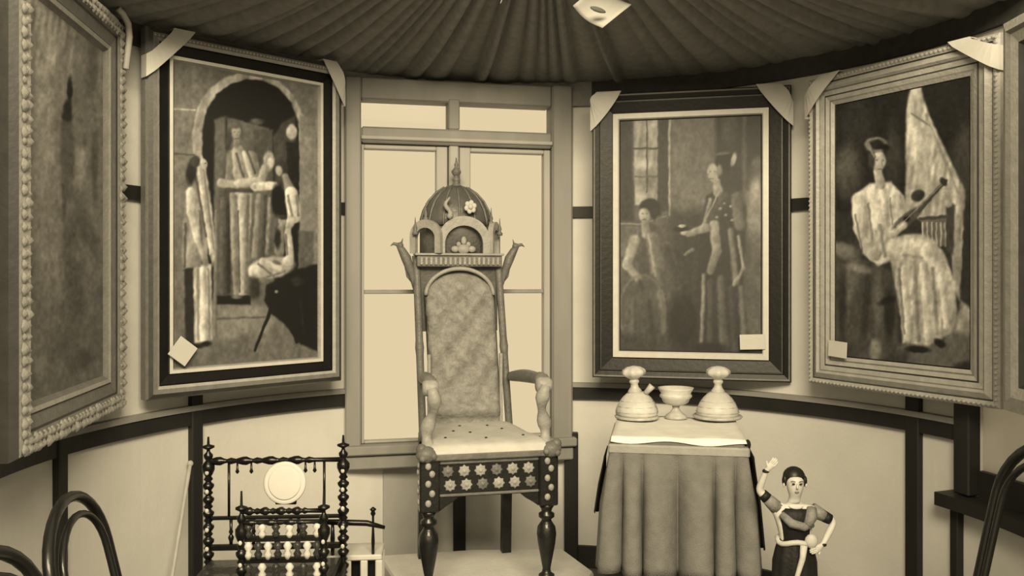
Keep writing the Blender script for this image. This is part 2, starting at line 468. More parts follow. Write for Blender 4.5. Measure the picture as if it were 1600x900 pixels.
def canvas(root, x0, x1, z0, z1, y, base, ops, seed, nx=150, grain=6):
    nz = int(nx*(z1-z0)/(x1-x0))
    gx, gz = np.meshgrid(np.linspace(x0, x1, nx), np.linspace(z0, z1, nz))
    co = np.stack([gx.ravel(), np.full(gx.size, y), gz.ravel()], 1)
    me = bpy.data.meshes.new('canvas')
    i = np.arange(nx*nz).reshape(nz, nx)
    q = np.stack([i[:-1, :-1].ravel(), i[:-1, 1:].ravel(), i[1:, 1:].ravel(), i[1:, :-1].ravel()], 1)
    me.from_pydata(co.tolist(), [], q.tolist())
    # the motif is sketched on a grid of its own; QUADS holds the sketch's corners for each canvas
    t = paint(*to_sketch(QUADS[seed], (co[:, 0]-x0)/(x1-x0), (co[:, 2]-z0)/(z1-z0)), base, ops, seed, grain)
    ca = me.color_attributes.new('paint', 'FLOAT_COLOR', 'POINT')
    colr = np.stack([lin_np(t), lin_np(t)*.99, lin_np(t)*.95, np.ones_like(t)], 1)
    ca.data.foreach_set('color', colr.ravel().astype(np.float32))
    me.materials.append(M_canvas); me.update()
    o = bpy.data.objects.new('canvas', me); COL.objects.link(o); o.parent = root
    MB().box(x0-.01, x1+.01, y+.004, y+.012, z0-.01, z1+.01).build('backing_board', M_darkwood, root)
    return o

def frame_member(root, w, h, side, prof, mats, name='frame_member'):
    """mitred length of moulding; prof = [(inset from outer edge, y), ...], material per step"""
    def corner(ins, y, k):  # k 0..3 : bl, br, tr, tl
        return [(-w/2+ins, y, ins), (w/2-ins, y, ins), (w/2-ins, y, h-ins), (-w/2+ins, y, h-ins)][k]
    k0, k1 = {'bottom': (0, 1), 'right': (1, 2), 'top': (2, 3), 'left': (3, 0)}[side]
    mb = MB()
    P = [(p[0], p[1]) for p in prof]
    for i in range(len(P)-1):
        a, b = P[i], P[i+1]
        mb.add([corner(*a, k0), corner(*a, k1), corner(*b, k1), corner(*b, k0)], [(0, 1, 2, 3)], prof[i][2])
    b = (P[-1][0], P[0][1]); mb.add([corner(*P[0], k0), corner(*P[0], k1), corner(*b, k1), corner(*b, k0)], [(0, 1, 2, 3)], prof[0][2])
    b2 = P[-1]; mb.add([corner(*b2, k0), corner(*b2, k1), corner(*b, k1), corner(*b, k0)], [(0, 1, 2, 3)], prof[0][2])
    return mb.build(name, mats, root)

def corner_band(root, w, h, side, dx, dz, wid, bow, yf, back=.05):
    """white paper strip lying across a top corner and folded over both edges"""
    s = -1 if side == 'left' else 1
    n = 8; vs = []; fs = []
    o1, o2 = [], []
    def curve(dx, dz, bow):
        pts = []
        for i in range(n+1):
            u = i/n
            x = dx*(1-u); z = dz*u                 # from the top edge to the side edge
            k = bow*4*u*(1-u)
            pts.append((x - k*dz/math.hypot(dx, dz)*1.0, z - k*dx/math.hypot(dx, dz)))
        return pts
    A = curve(dx, dz, -bow*.3); B = curve(max(.01, dx-wid*1.3), max(.01, dz-wid*1.3), bow*.5)
    q = lambda p, y: (s*(w/2 - p[0]), y, h - p[1])
    rows = []
    # front sheet, with flaps over the edges
    rows.append([(s*(w/2-A[0][0]), back*.6, h+.004), (s*(w/2-B[0][0]), back*.6, h+.004)])
    rows.append([(s*(w/2-A[0][0]), yf-.004, h+.004), (s*(w/2-B[0][0]), yf-.004, h+.004)])
    for i in range(1, n): rows.append([q(A[i], yf-.006-.01*math.sin(PI*i/n)), q(B[i], yf-.006-.01*math.sin(PI*i/n))])
    rows.append([(s*(w/2+.004), yf-.004, h-A[n][1]), (s*(w/2+.004), yf-.004, h-B[n][1])])
    rows.append([(s*(w/2+.004), back*.6, h-A[n][1]), (s*(w/2+.004), back*.6, h-B[n][1])])
    mb = MB()
    vs = [p for r in rows for p in r]
    mb.add(vs, [(2*i, 2*i+1, 2*i+3, 2*i+2) for i in range(len(rows)-1)], 0, False)
    o = mb.build('corner_band', M_paper, root)
    md = o.modifiers.new('thick', 'SOLIDIFY'); md.thickness = .003; md.offset = 1
    o['label'] = 'white paper band across the frame corner'
    return o

def card(root, x, z, w, h, y, an):
    MB().box(-w/2, w/2, -.002, .002, -h/2, h/2, 0, TM(x, y, z) @ rotM('Y', an), .0008).build('caption_card', M_paper, root)['label'] = 'small blank white card'

def bead_row(root, w, h, ins, y, r, step, m, name='bead_trim', sides=('left', 'right', 'top', 'bottom')):
    mb = MB()
    def put(x, z):
        vs = [(x-r, y, z), (x+r, y, z), (x, y, z-r), (x, y, z+r), (x, y-r, z)]
        mb.add(vs, [(0, 2, 4), (2, 1, 4), (1, 3, 4), (3, 0, 4)], 0, True)
    if 'top' in sides or 'bottom' in sides:
        x = -w/2+ins
        while x <= w/2-ins:
            if 'bottom' in sides: put(x, ins)
            if 'top' in sides: put(x, h-ins)
            x += step
    z = ins+step
    while z < h-ins:
        if 'left' in sides: put(-w/2+ins, z)
        if 'right' in sides: put(w/2-ins, z)
        z += step
    o = mb.build(name, m, root); o['kind'] = 'stuff'; return o

def painting(label, A, B, z0, z1, prof, mats, th=.05):
    A = Vector(A); B = Vector(B); c = (A+B)/2; w = (B-A).length
    rz = math.atan2(B.y-A.y, B.x-A.x)
    root = thing('framed_painting', label, 'painting', (c.x, c.y, z0), rz, 'framed paintings on the curved wall')
    h = z1-z0
    for sd in ('left', 'right', 'top', 'bottom'): frame_member(root, w, h, sd, prof, mats)
    return root, w, h

G_lt = mat('gilt_pale', 158, .45, .12, 30, .25, metal=0.0)
G_md = mat('gilt_mid', 112, .45, .15, 30, .25)
G_dk = mat('frame_black', 20, .45, .25, 18, .1)
G_br = mat('frame_umber', 58, .45, .2, 18, .1)
G_hi = mat('slip_ivory', 196, .5, .06, 30, .05)
FR = [G_lt, G_md, G_dk, G_br, G_hi]

# painting of the arched doorway (left of the window)
pr = [(0, .05, 1), (0, .012, 1), (.006, 0, 3), (.02, -.006, 1), (.036, -.004, 0), (.046, .004, 2), (.05, .012, 2), (.084, .018, 3), (.086, .010, 4), (.098, .010, 0), (.102, .02, 1), (.108, .024, 2)]
root, w, h = painting('framed painting of robed figures under an arched doorway, left of the window', (-1.262, 3.03), (-.698, 3.61), .905, 2.205, pr, FR)
ops = [
 ('p', [(272,100),(330,100),(330,580),(272,580)], 112, 6), ('p', [(455,120),(500,120),(500,420),(455,420)], 118, 6),
 ('p', [(300,330),(301,205),(308,168),(326,140),(350,122),(378,113),(408,114),(436,126),(458,148),(474,180),(480,215),(480,330)], 158, 3),
 ('p', [(316,475),(316,205),(323,172),(338,148),(360,132),(385,124),(412,126),(436,138),(455,160),(466,190),(468,225),(468,475)], 30, 3),
 ('l', 272,170,304,172,1.5,150,1.5), ('l', 272,240,303,242,1.5,85,1.5),
 ('p', [(335,186),(352,182),(420,200),(428,300),(430,470),(333,470)], 98, 4), ('p', [(352,182),(356,182),(356,300),(352,300)], 60, 3),
 ('p', [(395,202),(426,202),(426,300),(400,300)], 82, 4), ('p', [(426,215),(440,192),(462,180),(462,300),(430,300)], 70, 4),
 ('e', 456,206,8,12,0,170,3), ('p', [(448,222),(466,222),(466,330),(448,330)], 38, 3), ('e', 402,190,10,5,0,90,4),
 ('p', [(468,180),(487,182),(487,360),(468,360)], 124, 3), ('p', [(466,360),(490,362),(490,420),(466,420)], 92, 3),
 ('p', [(272,468),(500,462),(500,600),(272,600)], 104, 6), ('p', [(340,480),(440,478),(420,520),(330,530)], 122, 10), ('l', 300,500,420,495,1.2,84,3),
 # standing man in the middle
 ('p', [(343,300),(362,300),(362,462),(341,462)], 70, 4), ('k', 349,310,5,347,455,5,88,3), ('k', 357,320,3,356,455,3,52,3),
 ('p', [(358,300),(394,298),(392,352),(388,405),(386,462),(366,464),(361,400)], 142, 3), ('k', 366,308,4,370,458,4,120,3), ('k', 377,308,5,378,456,5,170,3), ('k', 387,306,3,384,456,3,110,3), ('k', 372,330,1.5,374,456,1.5,90,2),
 ('k', 354,246,11,350,296,11,84,3), ('k', 362,242,8,360,280,8,112,3), ('k', 372,236,10,378,290,12,146,3), ('k', 392,246,10,402,282,9,136,3), ('k', 382,240,4,392,276,4,172,3), ('k', 369,240,2,380,276,2,96,2), ('k', 386,236,2,398,270,2,92,2),
 ('k', 346,286,7,372,290,6,150,3), ('k', 402,284,7,374,286,6,164,3), ('e', 371,287,6,4,0,176,2), ('k', 352,297,3,392,298,4,72,3),
 ('e', 367,206,11,17,0,72,4), ('e', 369,207,7.5,12,0,138,3), ('e', 366,196,9,5,0,96,3), ('e', 370,222,6,10,0,118,3), ('e', 357,222,4,16,5,70,3), ('e', 366,206,1.6,1.2,0,112,1.4), ('e', 373,206,1.6,1.2,0,112,1.4), ('l', 370,208,370,213,.7,120,1), ('l', 367,217,373,217,.8,84,1),
 ('p', [(338,462),(392,462),(392,476),(338,476)], 26, 3), ('e', 370,464,8,3,0,100,2),
 # woman with long veil on the left
 ('p', [(288,418),(304,415),(304,545),(290,545)], 46, 3), ('p', [(302,414),(330,412),(332,530),(304,536)], 176, 3), ('k', 308,420,2,309,530,2,140,2), ('k', 317,420,4,318,530,5,200,3), ('k', 325,420,1.5,327,528,2,132,2),
 ('p', [(292,300),(300,290),(316,300),(322,350),(326,416),(285,420),(286,345)], 136, 3), ('k', 290,350,2,288,416,2,92,2), ('k', 312,330,2,316,412,2,100,2),
 ('k', 299,300,8,298,332,6,178,3), ('k', 298,332,6,308,372,5,172,3), ('k', 308,372,5,319,404,4,158,3), ('e', 320,408,4,7,-15,120,2),
 ('p', [(300,262),(306,246),(316,244),(322,262),(332,330),(337,400),(332,416),(324,380),(314,310),(306,288)], 158, 3), ('k', 310,256,3,330,396,3,184,3), ('k', 304,270,2,322,370,1.6,92,2), ('k', 318,266,1.5,335,398,1.5,120,2),
 ('e', 299,270,8,18,8,42,4), ('e', 305,252,8,9,0,64,3), ('e', 319,256,5,8,-10,158,2), ('e', 321,255,1.2,1,0,60,1), ('e', 304,541,13,4,-4,24,3), ('e', 322,537,8,4,0,30,3),
 ('k', 338,330,2,336,525,3,116,3),
 # group on the right
 ('p', [(398,296),(432,296),(444,392),(438,430),(392,434),(390,384)], 92, 4), ('k', 404,306,4,398,400,5,124,3), ('k', 414,306,3,410,400,4,78,3), ('k', 422,310,3,418,396,3,128,3),
 ('e', 420,252,9,15,0,150,3), ('e', 422,254,5,8,0,186,2), ('k', 414,262,6,408,284,7,150,3), ('k', 430,290,6,400,292,7,186,3), ('e', 396,292,5,4,0,168,2),
 ('e', 441,262,9,11,-20,60,3), ('e', 436,267,5.5,8,-20,168,2.5), ('k', 446,276,5,454,300,9,130,3), ('e', 434,312,10,24,0,26,4),
 ('k', 455,302,10,460,338,11,190,3), ('k', 456,342,8,448,360,6,170,3), ('k', 450,306,2,456,336,2,128,2), ('k', 463,306,2,466,336,2,120,2),
 ('e', 441,346,6,8,0,150,2), ('e', 442,340,6,4,0,60,2), ('k', 440,356,6,436,392,8,122,3), ('e', 434,372,5,16,0,46,3), ('k', 450,362,5,454,400,6,170,3), ('k', 446,366,1.5,449,398,1.5,110,2),
 ('e', 424,418,36,17,-8,158,4), ('e', 400,424,12,12,30,186,4), ('k', 410,408,5,438,420,4,184,3), ('e', 450,408,9,8,-20,170,3), ('k', 404,412,1.6,428,432,1.6,108,2), ('e', 432,410,7,3,20,104,2), ('k', 418,432,2,444,424,2,116,2), ('e', 410,438,9,4,0,120,3),
 ('p', [(416,446),(440,436),(468,420),(500,412),(500,550),(470,538),(446,508),(424,490),(414,470)], 22, 4), ('k', 426,476,3,398,548,1.6,24,2), ('k', 450,500,3,464,534,2,20,3), ('e', 466,440,12,8,0,46,5), ('e', 432,456,3,2.4,0,130,2), ('k', 470,470,4,476,520,4,38,5),
 ('e', 398,450,9,18,0,60,5)]
canvas(root, -w/2+.106, w/2-.106, .106, h-.106, .022, 104, ops, 3, 170)
bead_row(root, w, h, .028, -.004, .006, .014, G_lt, sides=('top',))
corner_band(root, w, h, 'left', .17, .18, .06, .0, -.006)
corner_band(root, w, h, 'right', .10, .17, .05, .02, -.006)
card(root, -w/2+.125, .165, .078, .078, -.008, D(38))

# painting of two women by a window, with the wide black frame
pr = [(0, .05, 2), (0, .014, 2), (.006, .004, 1), (.012, .008, 2), (.03, .014, 2), (.034, .006, 3), (.04, .006, 2), (.086, .016, 2), (.09, .004, 4), (.112, .002, 4), (.116, .012, 3), (.122, .022, 2)]
root, w, h = painting('black-framed painting of a standing woman and a seated one, above the draped table', (.344, 3.773), (1.1416, 3.579), .90, 2.12, pr, FR)
ops = [
 ('p', [(960,170),(1045,170),(1045,350),(960,350)], 84, 5), ('p', [(1046,170),(1126,170),(1126,340),(1046,340)], 96, 6), ('p', [(968,170),(988,170),(990,345),(968,345)], 56, 5),
 ('p', [(990,182),(1028,180),(1028,320),(992,320)], 138, 3), ('e', 1010,270,18,28,0,118,10), ('e', 1008,255,16,8,0,158,6), ('l', 1011,182,1011,300,1.2,72,1.5), ('l', 990,232,1028,232,1.4,66,1.5), ('l', 990,276,1028,276,1.2,86,1.5), ('p', [(1028,178),(1044,178),(1044,330),(1028,330)], 58, 3),
 ('l', 1046,180,1046,336,1.6,140,1.5), ('l', 968,350,1000,350,1.3,130,1.5), ('p', [(968,352),(1000,352),(1000,400),(968,400)], 96, 5), ('l', 1000,350,1040,338,1.0,110,2),
 ('p', [(1118,170),(1210,170),(1210,300),(1118,300)], 46, 8), ('e', 1140,200,12,30,0,70,8), ('p', [(1160,180),(1166,180),(1166,300),(1160,300)], 74, 4), ('e', 1185,330,18,60,0,118,14), ('e', 1182,300,8,16,0,140,6), ('p', [(1170,400),(1210,400),(1210,540),(1170,540)], 84, 14), ('e', 1184,256,8,10,0,84,6),
 ('p', [(1048,330),(1100,330),(1100,540),(1048,540)], 58, 16),
 # seated woman
 ('p', [(966,430),(980,388),(1000,366),(1022,362),(1046,380),(1062,424),(1078,560),(960,560)], 80, 6), ('k', 1008,350,6,1010,366,7,124,3), ('k', 992,376,9,980,414,7,136,4), ('k', 980,414,7,1000,438,5,120,4), ('k', 1020,372,9,1028,420,12,104,5), ('k', 1014,368,2,1026,430,3,134,3), ('k', 1040,386,6,1058,440,8,66,5), ('k', 1030,420,5,1040,520,8,92,6), ('k', 1000,440,4,1012,520,6,60,6),
 ('e', 1016,324,16,14,0,38,3), ('e', 1024,334,8,10,0,48,4), ('e', 1007,336,8.5,11,-8,146,3), ('e', 1004,334,1.6,1.1,0,104,1.4), ('e', 1010,334,1.6,1.1,0,104,1.4), ('l', 1004,343,1009,343,.7,86,1), ('e', 1030,346,6,8,0,88,4),
 ('r', 1004,488,36,58,1.0,104,3), ('e', 1004,502,30,46,0,76,8), ('k', 990,470,3,988,545,4,92,5), ('k', 1014,470,3,1018,545,4,62,5), ('p', [(962,524),(1080,524),(1080,560),(962,560)], 66, 14), ('e', 1066,500,24,44,0,40,12),
 # standing woman
 ('p', [(1096,345),(1104,306),(1126,292),(1150,298),(1166,322),(1166,360),(1160,430),(1172,560),(1096,560),(1086,470)], 52, 4), ('k', 1120,284,6,1122,300,8,124,3), ('k', 1134,310,10,1116,346,12,66,4), ('k', 1110,312,3,1100,352,3,122,3), ('k', 1124,300,1.5,1104,340,1.5,128,2), ('k', 1150,308,8,1156,352,9,88,4), ('e', 1126,326,2.5,2,0,130,1.5), ('e', 1134,336,2.5,2,0,130,1.5), ('e', 1120,340,2.5,2,0,124,1.5), ('e', 1142,322,2.5,2,0,128,1.5), ('e', 1132,318,2,2,0,118,1.5), ('e', 1144,344,3,2,0,120,1.5),
 ('k', 1116,352,8,1120,392,7,132,3), ('k', 1120,392,7,1110,424,6,112,3), ('k', 1104,356,7,1076,366,5,132,3), ('e', 1070,364,7,4,0,144,2), ('e', 1064,358,11,3.5,-4,30,2), ('e', 1066,353,6,2.5,0,150,1.5), ('k', 1082,390,3,1070,398,2,110,2),
 ('k', 1100,430,3,1096,545,3,118,3), ('k', 1110,440,4,1110,545,5,70,4), ('k', 1126,436,5,1132,545,8,84,5), ('k', 1142,360,4,1150,440,5,108,4), ('k', 1154,370,2.5,1162,420,2.5,130,3), ('k', 1162,420,2.5,1146,446,2.5,120,3), ('k', 1142,450,4,1150,545,6,64,5), ('k', 1158,450,4,1164,540,5,96,5),
 ('e', 1134,252,16,14,0,24,3), ('e', 1146,250,4.5,11,15,140,2.5), ('e', 1130,240,12,3,-6,84,2), ('e', 1114,270,8.5,14,-6,154,2.5), ('e', 1124,266,5,9,0,110,3), ('e', 1110,268,1.6,1.1,0,104,1.4), ('e', 1117,268,1.4,1.1,0,104,1.4), ('l', 1107,272,1106,276,.8,110,1), ('l', 1109,280,1114,280,.7,84,1),
 ('e', 1106,545,30,10,0,36,6)]
canvas(root, -w/2+.12, w/2-.12, .12, h-.12, .02, 74, ops, 11, 170)
corner_band(root, w, h, 'left', .125, .16, .08, .03, .0)
corner_band(root, w, h, 'right', .14, .17, .075, .02, .0)
card(root, w/2-.155, .165, .10, .062, -.004, D(-2))

# lute-player painting with the pale ribbed frame
pr = [(0, .05, 0), (0, .004, 0), (.012, -.004, 0), (.022, 0, 3), (.027, .004, 0), (.046, -.008, 0), (.054, .0, 1), (.058, .005, 0), (.074, .008, 3), (.08, .006, 0), (.094, .012, 1), (.100, .012, 0), (.112, .02, 2), (.118, .024, 2)]
root, w, h = painting('pale ribbed frame with a painting of a seated lute player, right wall', (1.1575, 3.425), (1.524, 2.74), .92, 2.10, pr, FR)
ops = [
 ('p', [(1300,100),(1420,100),(1420,330),(1300,330)], 44, 8), ('p', [(1440,100),(1540,100),(1540,360),(1440,360)], 42, 8), ('e', 1510,260,22,60,0,70,16), ('e', 1340,190,26,40,0,56,16), ('e', 1325,270,22,40,0,84,14), ('e', 1396,250,12,46,0,66,10),
 ('p', [(1416,170),(1424,128),(1436,118),(1442,150),(1452,180),(1476,232),(1508,298),(1506,350),(1500,440),(1490,430),(1486,380),(1440,345),(1414,330)], 172, 4), ('e', 1432,140,6,16,0,196,4), ('e', 1438,250,10,60,-12,186,8), ('l', 1424,178,1452,196,1.4,120,2), ('l', 1448,180,1496,300,2,140,4),
 ('p', [(1440,340),(1482,340),(1482,384),(1440,384)], 108, 3)] + [('l', 1442+7*i, 348, 1442+7*i, 384, 1.1, 172, 1) for i in range(6)] + [
 ('l', 1438,342,1484,338,2.5,76,2), ('p', [(1478,310),(1492,320),(1492,400),(1478,392)], 72, 4), ('p', [(1492,330),(1504,340),(1500,470),(1488,450)], 150, 4), ('p', [(1506,330),(1540,320),(1540,500),(1506,470)], 56, 6),
 ('p', [(1486,520),(1502,470),(1540,500),(1540,540)], 146, 5), ('p', [(1400,540),(1470,516),(1540,524),(1540,620),(1380,620)], 98, 8), ('e', 1520,572,30,10,-10,44,6), ('p', [(1300,560),(1420,548),(1420,620),(1300,620)], 66, 10),
 ('p', [(1300,398),(1330,400),(1372,412),(1404,432),(1402,540),(1380,566),(1300,570)], 78, 6), ('e', 1330,440,10,50,10,104,8), ('e', 1354,470,6,60,6,58,6), ('e', 1372,480,6,50,0,98,6), ('e', 1316,480,6,60,0,58,6), ('e', 1390,490,8,40,0,46,6), ('e', 1320,392,22,12,20,110,6), ('e', 1344,420,20,6,12,124,5), ('e', 1368,548,10,18,0,124,5), ('e', 1386,470,14,6,-20,40,4),
 # player
 ('p', [(1330,330),(1338,304),(1358,286),(1392,284),(1412,306),(1418,336),(1404,352),(1398,404),(1372,416),(1348,396)], 186, 4), ('k', 1342,312,11,1346,356,12,196,4), ('k', 1346,356,12,1366,398,10,170,4), ('k', 1366,398,9,1392,370,6,150,3), ('k', 1364,300,8,1372,350,10,210,5), ('k', 1382,296,4,1386,350,5,168,4), ('k', 1400,306,8,1412,338,8,178,4), ('k', 1356,318,2,1362,372,2,138,3), ('k', 1374,352,3,1382,400,3,136,3), ('k', 1390,310,1.6,1394,350,1.6,140,2), ('k', 1336,336,1.6,1346,388,1.6,134,2),
 ('k', 1372,268,7,1376,288,8,160,3), ('e', 1368,232,17,15,0,46,4), ('e', 1373,252,11,16,4,160,3), ('e', 1362,250,5,14,0,70,3), ('r', 1369,226,15,10,2.0,124,3), ('e', 1382,230,7,5,0,32,3), ('k', 1358,226,2,1366,244,2,120,2), ('e', 1370,250,1.8,1.2,0,112,1.4), ('e', 1379,250,1.6,1.2,0,112,1.4), ('l', 1377,252,1378,258,.7,120,1), ('l', 1372,264,1378,264,.8,92,1),
 ('p', [(1384,376),(1412,366),(1446,366),(1474,392),(1492,440),(1496,500),(1486,520),(1452,540),(1410,536),(1408,500),(1398,440)], 172, 4), ('k', 1396,386,12,1452,388,14,196,6), ('k', 1452,392,12,1474,440,10,194,5), ('k', 1412,420,5,1420,528,6,190,4), ('k', 1428,410,3,1434,530,4,140,4), ('k', 1442,414,5,1450,526,6,204,4), ('k', 1456,420,3,1464,520,3,142,4), ('k', 1470,430,4,1480,510,5,198,4), ('k', 1404,420,2,1412,520,2,130,3), ('k', 1410,398,2,1440,402,2,148,3),
 ('e', 1434,546,18,5,4,28,3), ('e', 1468,536,10,6,30,34,3),
 ('e', 1418,342,28,9,-38,88,3), ('e', 1416,342,5,4,0,40,2), ('k', 1436,328,4,1478,282,2.6,82,2), ('e', 1434,306,11,9,-20,64,3), ('e', 1474,284,5,8,-40,60,2), ('k', 1482,318,6,1478,298,5,160,3), ('l', 1474,296,1484,290,1.4,168,1.2), ('l', 1476,300,1487,295,1.4,160,1.2), ('l', 1478,304,1488,300,1.4,150,1.2), ('k', 1394,368,5,1412,352,5,176,3), ('l', 1398,360,1472,288,.6,150,1)]
canvas(root, -w/2+.116, w/2-.116, .116, h-.116, .022, 56, ops, 21, 170)
bead_row(root, w, h, .011, -.004, .0075, .017, G_lt)
corner_band(root, w, h, 'left', .16, .15, .07, .0, -.008)
corner_band(root, w, h, 'right', .17, .12, .06, .0, -.008)
card(root, -w/2+.15, .142, .085, .06, -.008, D(3))

# far-left painting in a broad pale ornate frame
pr = [(0, .07, 3), (0, .02, 3), (.01, .0, 0), (.05, -.012, 1), (.06, .0, 3), (.066, .004, 1), (.098, .012, 3), (.104, .008, 0), (.116, .012, 1), (.122, .02, 1), (.13, .028, 2)]
root, w, h = painting('broad pale ornate frame with a faded hazy painting, nearest on the left wall', (-1.196, 2.12), (-1.325, 2.985), .885, 2.195, pr, FR, .07)
ops = [
 ('p', [(-40,-200),(200,-200),(200,120),(-40,120)], 146, 40), ('p', [(-40,400),(200,400),(200,800),(-40,800)], 116, 60), ('e', 128,120,12,90,0,124,12), ('e', 145,80,8,70,0,112,6), ('e', 70,200,16,160,0,158,20),
 ('e', 109,140,4,18,0,36,3), ('e', 106,170,6,14,0,44,4), ('p', [(96,190),(112,186),(118,230),(114,300),(100,330),(94,260)], 104, 6), ('e', 105,182,8,8,0,50,5), ('e', 128,222,6,8,0,88,5), ('e', 126,260,8,40,0,150,8), ('l', 100,290,104,420,3,94,6),
 ('e', 110,370,12,60,10,102,12), ('e', 136,360,12,40,-20,98,10), ('e', 120,450,20,50,0,96,14), ('e', 80,420,18,60,0,138,16), ('e', 140,470,8,60,0,126,12), ('e', 90,520,26,40,0,110,14), ('e', 66,580,12,20,0,128,8), ('e', 120,560,20,20,0,92,12), ('e', 148,250,5,60,0,100,5)]
canvas(root, -w/2+.128, w/2-.128, .128, h-.128, .026, 132, ops, 31, 150, 8)
# carved leaf lumps on the broad moulding
mb = MB(); rr = random.Random(3)
def lumps(x, z):
    r = rr.uniform(.010, .019); y = -.008
    vs = [(x + r*math.cos(2*PI*k/6), y, z + r*math.sin(2*PI*k/6)) for k in range(6)] + [(x, y-r*.8, z)]
    mb.add(vs, [(k, (k+1) % 6, 6) for k in range(6)], 0, True)
z = .03
while z < h-.02:
    for ins in (.022, .045): lumps(w/2-ins, z+rr.uniform(-.006, .006)); lumps(-w/2+ins, z+rr.uniform(-.006, .006))
    z += .03
x = -w/2+.03
while x < w/2-.02:
    for ins in (.022, .045): lumps(x+rr.uniform(-.006, .006), ins); lumps(x, h-ins)
    x += .03
o = mb.build('carved_ornament', G_lt, root); o['kind'] = 'stuff'
tp = MB().tube([(w/2-.035, -.02, h-.16), (w/2-.03, -.03, h-.05), (w/2-.045, -.03, h-.01), (w/2-.07, -.02, h+.015), (w/2-.09, -.01, h+.025)], .011, 6)
tp.build('hanging_tape', M_paper, root)['label'] = 'white tape from frame corner to ceiling'

# sliver of the next painting at the far right
pr = [(0, .05, 1), (0, .004, 0), (.03, -.006, 1), (.04, .004, 0), (.07, .01, 3), (.08, .02, 2)]
root, w, h = painting('pale frame cut by the right edge, hung over the second window', (1.405, 2.515), (1.375, 1.85), .955, 2.06, pr, FR)
canvas(root, -w/2+.076, w/2-.076, .076, h-.076, .02, 66, [('e', 1700, 300, 60, 120, 0, 110, 30)], 41, 60)

# ------------------------------------------------------------------ dais and throne
DZ = .151
TH = D(12.8)
tc = Vector((-.142, 3.47, 0))
root = thing('dais', 'low pale cloth-covered platform under the tall carved throne', 'platform', (tc.x, tc.y, 0))
poly = [(-.30, -.42), (.36, -.42), (.43, -.08), (.47, .05), (.365, .336), (-.02, .33), (-.42, .25), (-.33, .0), (-.30, -.25)]
mb = MB(); n = len(poly)
vs = [(x, y, 0) for x, y in poly] + [(x, y, DZ-.012) for x, y in poly] + [(x*.985, y*.985, DZ) for x, y in poly]
mb.add(vs, [tuple(range(n))[::-1]] + [(i, (i+1) % n, (i+1) % n+n, i+n) for i in range(n)] + [(i+n, (i+1) % n+n, (i+1) % n+2*n, i+2*n) for i in range(n)] + [tuple(range(2*n, 3*n))])
mb.build('platform_cloth', M_dais, root)

K_dark = mat('throne_ebony', 26, .4, .35, 22, .2, coat=.3)
K_mid = mat('throne_carved_wood', 104, .42, .22, 26, .35)
K_lt = mat('throne_carved_pale', 150, .45, .15, 30, .3)
K_leather = mat('embossed_leather', 122, .5, .30, 34, .9, bscale=38)
K_seat = mat('seat_cloth', 190, .75, .08, 22, .2)
K_dome = mat('throne_dome_wood', 84, .35, .2, 16, .2)

th = thing('throne_chair', 'tall carved throne armchair with domed crest in front of the window', 'chair', (tc.x, tc.y, DZ), TH)
fx, fy, bx_, by_ = .221, -.25, .179, .25
leg_prof = [(.018, 0), (.03, .006), (.034, .022), (.024, .04), (.017, .05), (.03, .06), (.03, .072), (.018, .08), (.015, .095), (.02, .12), (.033, .19), (.037, .225), (.034, .25), (.022, .268), (.017, .278), (.03, .288), (.03, .3), (.018, .308), (.022, .32), (.032, .335)]
for s in (-1, 1):
    mb = MB().lathe(leg_prof, 14, (s*fx, fy, 0))
    mb.box(s*fx-.036, s*fx+.036, fy-.036, fy+.036, .335, .525, 0, None, .005)
    lg = mb.build('leg', K_dark, th)
    # carved inlay on the block
    m2 = MB()
    for i, zz in enumerate((.37, .405, .44, .475, .503)):
        m2.ball((s*fx + (.008 if i % 2 else -.006), fy-.037, zz), .012, 8, 5, 0, 1, .5, 1.1)
        m2.ball((s*(fx+.037), fy + (.008 if i % 2 else -.006), zz), .011, 8, 5, 0, .5, 1, 1.1)
    m2.build('carved_inlay', K_lt, lg)['kind'] = 'stuff'
    pts = [(s*bx_, by_-.01, .53), (s*bx_, by_, .34), (s*bx_, by_+.02, 0)]
    mb = MB()
    for (a, b) in zip(pts[:-1], pts[1:]):
        q = .02; mb.add([(a[0]-q, a[1]-q, a[2]), (a[0]+q, a[1]-q, a[2]), (a[0]+q, a[1]+q, a[2]), (a[0]-q, a[1]+q, a[2]), (b[0]-q, b[1]-q, b[2]), (b[0]+q, b[1]-q, b[2]), (b[0]+q, b[1]+q, b[2]), (b[0]-q, b[1]+q, b[2])],
               [(0, 1, 5, 4), (1, 2, 6, 5), (2, 3, 7, 6), (3, 0, 4, 7), (4, 5, 6, 7), (3, 2, 1, 0)])
    mb.build('leg', K_dark, th)
# front apron, scalloped, with two rows of rosettes
x1 = fx-.036
pol = [(-x1, .525), (-x1, .335), (-x1+.02, .35), (-x1+.05, .368), (-x1+.07, .385), (0, .385), (x1-.07, .385), (x1-.05, .368), (x1-.02, .35), (x1, .335), (x1, .525)]
ap = MB().prism(pol, fy-.02, fy+.01).build('front_apron', K_dark, th)
MB().box(-x1, x1, fy-.03, fy-.02, .505, .528, 0, None, .004).build('apron_moulding', K_mid, th)
MB().box(-x1, x1, fy-.028, fy-.02, .388, .398, 0, None, .003).build('apron_moulding', K_mid, th)
for row, zz in enumerate((.478, .428)):
    for i in range(6):
        xx = -x1+.035 + i*(2*x1-.07)/5 + (0.004 if row else -.004)
        m2 = MB()
        M = TM(xx, fy-.02, zz) @ rotM('X', PI/2)
        m2.lathe([(.021, 0), (.021, .004), (.015, .009), (.009, .006), (.004, .013), (.001, .014)], 16, (0,0,0), 0, M, 1, 1, .14, 8)
        m2.build('rosette', K_lt if (i + row) % 3 else K_mid, ap)
